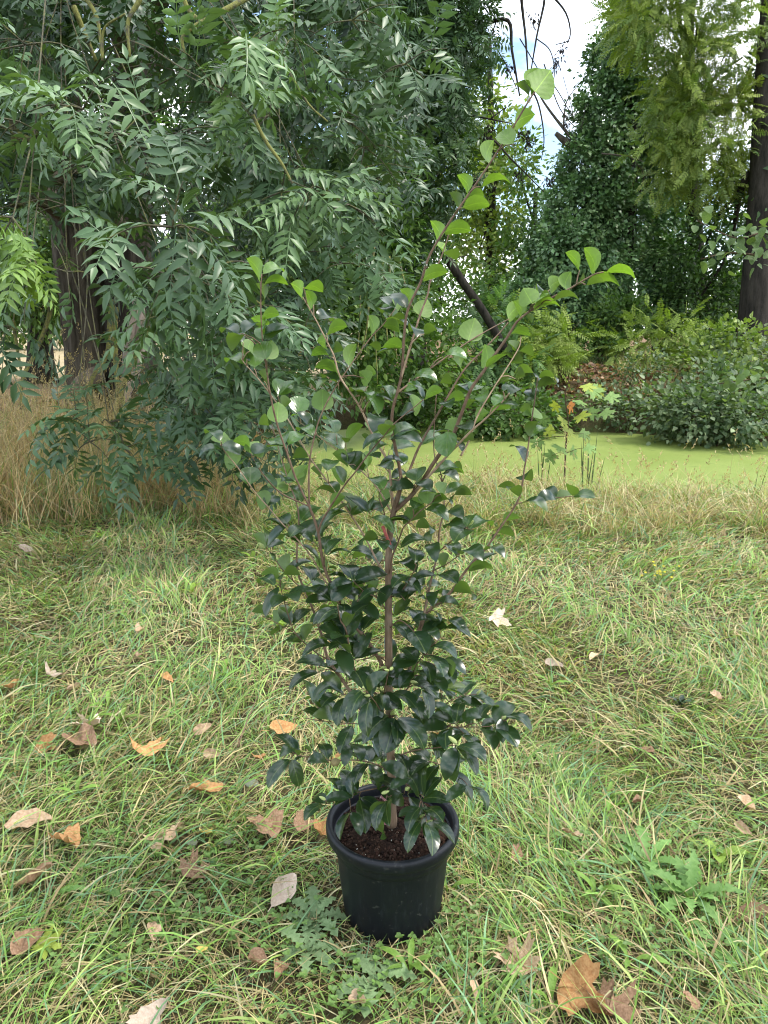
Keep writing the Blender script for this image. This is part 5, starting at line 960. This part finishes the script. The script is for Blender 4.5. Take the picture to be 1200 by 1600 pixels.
# buds
M_BUD = colour_leaf_mat('camellia_bud', (.42, .52, .16), (.55, .62, .26), .5, .35, .2); bv, bf = lathe([(0, 0), (.2, .06), (.34, .28), (.33, .55), (.18, .85), (0, 1)], 8)
BUD = mesh_vf('bud', bv, bf, M_BUD)
for (x, y, s) in [(604, 1043, 9), (613, 1043, 9), (608, 1048, 7), (570, 1084, 9), (578, 1087, 8), (611, 1117, 10), (619, 1116, 8), (641, 1065, 9), (530, 926, 10), (523, 929, 9), (527, 940, 9), (535, 945, 8), (556, 938, 8), (536, 966, 9), (413, 857, 10), (714, 1162, 12), (698, 1200, 10), (731, 820, 10), (682, 988, 9), (690, 995, 8), (634, 1234, 11), (596, 1240, 10), (509, 1250, 9), (655, 1277, 8), (666, 1285, 8), (475, 1122, 8), (745, 1085, 8), (785, 1123, 8), (546, 1048, 9), (531, 1015, 8), (497, 1045, 7), (545, 1055, 8)]:
    dd = np.linalg.norm(allP2 - [x, y], axis=1); dd[own == 0] += 10; k = int(np.argmin(dd)); bi, pi = int(own[k]), int(idx[k]); q = paths[bi][2][pi]; B = at(x, y, q[1] - .008)
    if dd[k] > 4: paths[bi][6].add(*tube(np.array([q - PC, B - PC]), [.0012, .001], 5))
    put('bud', BUD, paths[bi][7], B, R.normal(0, 1, 3), nrm(np.array([rl.normal(0, .5), -.3, .8])), s / 690 * .85, org=PC, sz=s / 690 * 1.35)
# round green fruit on the low left branch
fv, ff = lathe([(0, 0), (.5, .08), (.86, .3), (1, .6), (1, .9), (.84, 1.25), (.45, 1.45), (.1, 1.5), (0, 1.47)], 16); FRUIT = mesh_vf('fruit', fv, ff, colour_leaf_mat('fruit', (.20, .19, .07), (.30, .22, .10), .5, .35, .05))
bi = 32; put('fruit', FRUIT, paths[bi][7], at(524, 1196, Y0 - .035), (1, 0, 0), (0, 0, 1), .0105, org=PC)
for p_ in paths:
    me = p_[6].mesh(p_[0], p_[5]); o_ = p_[7]; old = o_.data; o_.data = me; bpy.data.meshes.remove(old)
# label remnants: red tie on the trunk, pink tag at the foot
M_TAG = colour_leaf_mat('red_tie', (.60, .12, .10), (.70, .20, .17), .5, .4, .3); M_PINK = colour_leaf_mat('pink_tag', (.55, .24, .28), (.62, .32, .36), .5, .4, .2)
tv, tf = tube(smooth_line([at(598, 822, Y0 - .012) - PC, at(604, 838, Y0 - .014) - PC, at(610, 852, Y0 - .014) - PC, at(617, 862, Y0 - .012) - PC], 8), [.0035, .004, .0035, .002], 6); obj('red_tie', mesh_vf('red_tie', tv, tf, M_TAG), plant)
mb = MB(); q0, q1 = at(601, 1268, Y0 - .016) - PC, at(602, 1288, Y0 - .022) - PC; mb.add(*tube(np.array([q0, (q0 + q1) / 2, q1]), [.006, .007, .004], 4)); q0, q1 = at(595, 1244, Y0 - .01) - PC, at(604, 1252, Y0 - .012) - PC; mb.add(*tube(np.array([q0, q1]), [.004, .003], 4)); obj('pink_tag', mb.mesh('pink_tag', M_PINK), plant)
# ------------------------------------------------------------------ fallen leaves
def dry_mat(name, a_, b_): return colour_leaf_mat(name, a_, b_, .75, .2, .15, (1, .9, .6))
DM = {'tan': dry_mat('dry_leaf_tan', (.44, .29, .17), (.62, .46, .31)), 'orange': dry_mat('dry_leaf_orange', (.41, .20, .08), (.57, .34, .15)), 'brown': dry_mat('dry_leaf_brown', (.24, .14, .08), (.42, .27, .17)), 'pale': dry_mat('dry_leaf_pale', (.55, .42, .32), (.68, .56, .44)),
      'grey': dry_mat('dry_leaf_grey_green', (.20, .23, .15), (.28, .31, .22)), 'yellow': dry_mat('leaf_yellow', (.55, .42, .10), (.66, .52, .18)), 'lime': dry_mat('leaf_lime', (.30, .40, .06), (.40, .48, .10)), 'green': dry_mat('leaf_dull_green', (.11, .18, .06), (.17, .24, .09))}
rf = np.random.default_rng(12)
for i, (x, y, s, shp, cl, lab) in enumerate(FL):
    p = on_ground(x, y, .04); p[2] = float(ground_z(p[0], p[1])) + .030 + .014 * rf.random(); sc_ = s / ppm(x, y, p[1]) * .62
    if shp == 'l': V, F = radial_leaf(lobed(5 if i % 2 else 3, seed=i), 4, rf.uniform(.35, .85), 200 + i, .13, .35 * rf.random())
    elif shp == 'r': V, F = radial_leaf([(a * .62, b * .62) for a, b in oval(26, .9, .1)], 4, .12, 200 + i, .03, .05); V *= 1.5; sc_ *= .8
    else: V, F = radial_leaf([(a * 1.5, b * 1.5) for a, b in oval(26, .62, .3)], 4, rf.uniform(.2, .6), 200 + i, .11, rf.uniform(.3, .9))
    if shp == 'l': V = V * 1.3
    F = F + [(len(V), len(V) + 1, len(V) + 2, len(V) + 3)]; xm = V[:, 0].min(); V = np.vstack([V, [(xm + .05, -.015, .01), (xm - .45, -.012, .06), (xm - .45, .012, .06), (xm + .05, .015, .01)]])
    if not lab:
        lab = {'tan': 'small tan dry leaf caught in the lawn grass', 'orange': 'small orange dry leaf caught in the lawn grass', 'brown': 'small brown dry leaf caught in the lawn grass', 'pale': 'small pale dry leaf caught in the lawn grass'}[cl]
    o = thing('fallen_leaf', lab, 'leaf', tuple(p), GN, mesh_vf('fallen_leaf', V, F, DM[cl])); o.scale = (sc_,) * 3
    o.rotation_euler = (rf.normal(.22, .22), rf.normal(0, .22), rf.uniform(0, 6.28)) if shp != 'r' else (rf.normal(.1, .1), rf.normal(0, .1), rf.uniform(0, 6.28))

# ------------------------------------------------------------------ weeds in the lawn
def strap(toothed, n=12, w=.2, arch=.25, seed=0, spiky=False):
    rg = np.random.default_rng(seed); V = []; F = []
    for i in range(n + 1):
        s = i / n; env = (math.sin(math.pi * min(1, s * .92 + .06)) ** .7) * (.35 + .65 * s) * (1 if s < .97 else .15)
        t = 1.0
        if toothed: t = (1.0 if i % 2 else .45) * rg.uniform(.85, 1.15)
        if spiky: t = (1.1 if i % 2 else .42) * rg.uniform(.8, 1.2)
        hw = w * env * t; z = arch * 4 * s * (1 - s) * .6 - .18 * s * s; sh = .04 if (toothed or spiky) and i % 2 else 0
        V += [(s - sh, -hw, z + hw * .35 + rg.normal(0, .01)), (s, 0, z), (s - sh, hw, z + hw * .35 + rg.normal(0, .01))]
    for i in range(n):
        a = i * 3; F += [(a, a + 3, a + 4, a + 1), (a + 1, a + 4, a + 5, a + 2)]
    return np.array(V), F
M_DAND = colour_leaf_mat('dandelion_leaf', (.13, .26, .06), (.19, .33, .09), .5, .35, .3); M_THIS = colour_leaf_mat('thistle_leaf', (.14, .22, .09), (.21, .30, .14), .6, .25, .2); M_PLAN = colour_leaf_mat('plantain_leaf', (.17, .31, .05), (.24, .39, .08), .5, .35, .35)
M_LIME = colour_leaf_mat('lime_weed_leaf', (.27, .42, .06), (.35, .50, .09), .5, .35, .4); M_HOLLY = colour_leaf_mat('holly_leaf', (.010, .028, .012), (.016, .04, .018), .3, .5, .1)
DANDM = [mesh_vf('dandelion_leaf', *strap(True, 14, .24, .2, i), M_DAND) for i in range(3)]; THISM = [mesh_vf('thistle_leaf', *strap(False, 12, .34, .25, i, True), M_THIS) for i in range(3)]
PLANM = [mesh_vf('plantain_leaf', *strap(False, 9, .16, .25, i), M_PLAN) for i in range(2)]; LIMEM = [mesh_vf('weed_leaf', *strap(False, 8, .30, .2, i), M_LIME) for i in range(2)]; HOLM = [mesh_vf('holly_leaf', *strap(False, 8, .30, .12, 5), M_HOLLY)]
def rosette(name, label, cat, x, y, meshes, n, lr, el=(.15, .6), az=None, group=None):
    p = on_ground(x, y, 0.01); p[2] = float(ground_z(p[0], p[1])) + .012; e = thing(name, label, cat, tuple(p), group)
    for i in range(n):
        a = (2 * math.pi * i / n + rf.normal(0, .25)) if az is None else rf.uniform(*az); q = rf.uniform(*el)
        put('leaf', meshes[i % len(meshes)], e, (0.004 * math.cos(a), 0.004 * math.sin(a), .002), (math.cos(a) * math.cos(q), math.sin(a) * math.cos(q), math.sin(q)), (-math.cos(a) * math.sin(q), -math.sin(a) * math.sin(q), math.cos(q)), rf.uniform(*lr))
    return e
rosette('dandelion', 'large dandelion rosette with toothed leaves in the grass right of the pot', 'weed', 1078, 1400, DANDM, 17, (.07, .125), (.15, .95))
rosette('dandelion', 'smaller dandelion rosette spreading left of the large one', 'weed', 1010, 1345, DANDM, 11, (.09, .14), (.2, .7))
rosette('dandelion', 'flat dandelion below the large rosette', 'weed', 1120, 1470, DANDM, 7, (.07, .11), (.1, .4))
rosette('dandelion', 'single pale toothed dandelion leaf near a grey brown leaf', 'weed', 150, 1400, DANDM[:1], 2, (.08, .10), (.1, .3))
rosette('thistle', 'spiny grey green thistle rosette at the left foot of the pot', 'weed', 490, 1440, THISM, 10, (.05, .085), (.1, .6))
rosette('thistle', 'second thistle rosette spreading below the first', 'weed', 478, 1490, THISM, 8, (.045, .08), (.1, .5))
rosette('thistle', 'sprawling thistle in front of the pot base', 'weed', 585, 1535, THISM, 8, (.05, .09), (.1, .4))
for (x, y, n, m, l) in [(860, 1068, 5, PLANM, 'plantain with upright leaves in front of the dry grass'), (190, 1130, 4, PLANM, 'plantain beside the folded pale leaf'), (170, 1110, 3, PLANM, 'plantain with two bright leaves above the folded pale leaf'), (700, 1395, 3, PLANM, 'plantain leaf pair right of the pot'), (985, 1500, 3, PLANM, 'broad flat plantain leaf above the big brown leaf'), (860, 1570, 4, PLANM, 'pale green plantain under the orange brown leaf'), (930, 1400, 5, PLANM, 'low broad leaved weed left of the dandelion'), (640, 1520, 5, PLANM, 'small broad leaved weed in front of the pot'), (990, 1140, 3, PLANM, 'upright weed shoot with narrow leaves'), (350, 1060, 4, PLANM, 'broad plantain leaves in grass left of the camellia'), (950, 1240, 4, PLANM, 'light green broad leaved weed in the lawn'), (730, 1220, 4, PLANM, 'light green weed beside the low right branch'), (120, 1250, 4, PLANM, 'plantain by the flat orange leaf')]:
    rosette('plantain', l, 'weed', x, y, m, n, (.05, .085), (.3, 1.0))
for (x, y, n, l) in [(300, 935, 4, 'lime green seedling with rounded leaves on the left lawn'), (440, 985, 5, 'lime green broad leaves behind the left camellia branches'), (535, 985, 5, 'lime green leaves showing between the camellia stems'), (160, 840, 4, 'yellow green seedling at the edge of the tall dry grass'), (930, 735, 4, 'green seedling at the pond edge'), (1120, 1340, 3, 'small lime green weed near the dandelion'), (395, 880, 4, 'yellow green seedling beside the left branch tips')]:
    rosette('seedling', l, 'weed', x, y, LIMEM, n, (.05, .085), (.5, 1.1))
rosette('holly_seedling', 'dark glossy holly seedling alone in the lawn', 'seedling', 1064, 1092, HOLM, 5, (.035, .05), (.4, 1.2))
# ragwort flowers
p = on_ground(1035, 915); p[2] = float(ground_z(p[0], p[1])); e = thing('ragwort', 'yellow flowering ragwort low in the lawn', 'flower', tuple(p)); M_YEL = colour_leaf_mat('yellow_flower', (.55, .47, .02), (.62, .55, .05)); fl_, ff_ = radial_leaf([(math.cos(a) * (1 if k % 2 else .6), math.sin(a) * (1 if k % 2 else .6)) for k, a in enumerate(np.linspace(0, 6.283, 16, endpoint=False))], 1, .2, 3, 0); FLM = mesh_vf('flower', fl_, ff_, M_YEL)
for i in range(16):
    q = np.array([rf.normal(0, .05), rf.normal(0, .05), rf.uniform(.06, .12)]); put('flower', FLM, e, q, (1, 0, 0), (rf.normal(0, .3), -.4, 1), .009); mb = MB(); mb.add(*tube(np.array([[q[0] * .3, q[1] * .3, 0], q]), [.0012, .001], 4)); obj('stem', mb.mesh('stem', M_DAND), e)
# clover: tiny trefoils nobody could count
n = 1170; x = np.concatenate([rf.normal(cx, .07, n // 13) for cx, cy in [on_ground(a, b)[:2] for a, b in ((720, 1460), (180, 1500), (540, 1560), (300, 1420), (1100, 1320), (350, 1340), (880, 1340), (250, 1060), (700, 1510), (420, 1440), (1000, 1450), (60, 1200), (200, 1330))]]); y = np.concatenate([rf.normal(cy, .07, n // 13) for cx, cy in [on_ground(a, b)[:2] for a, b in ((720, 1460), (180, 1500), (540, 1560), (300, 1420), (1100, 1320), (350, 1340), (880, 1340), (250, 1060), (700, 1510), (420, 1440), (1000, 1450), (60, 1200), (200, 1330))]])
ok = np.hypot(x - PC[0], y - PC[1]) > .13; x, y = x[ok], y[ok]; k = len(x); b = Bulk(); z = ground_z(x, y) + rf.uniform(.015, .05, k); tilt = rf.normal(0, .3, (k, 3)) + [0, 0, 1]
for j in range(3):
    a = rf.uniform(0, 6.28, k) * 0 + j * 2.094 + np.arange(k) * 1.3; V, F, m = scatter(*leaf_tpl(.85, .2, .05), np.stack([x, y, z], -1), np.stack([np.cos(a), np.sin(a), .15 + 0 * a], -1), tilt, rf.uniform(.007, .013, k)); b.add(V, F, np.array([.14, .24, .06]) * rf.uniform(.8, 1.3, (k, 1)), m)
o = obj('clover', b.mesh('clover', M_GRASS), kind='stuff'); o['label'] = 'small clover leaves among the lawn grass'
# a reddish fallen twig
p = on_ground(372, 1180); q = on_ground(404, 1128); mb = MB(); mb.add(*tube(smooth_line([[0, 0, .03], (q - p) / 2 + [0, 0, .07], (q - p) + [0, 0, .10]], 8), [.003, .0015], 6))
thing('fallen_twig', 'thin reddish brown twig sticking up left of the camellia', 'twig', tuple(p), me=mb.mesh('fallen_twig', M_CTWIG))
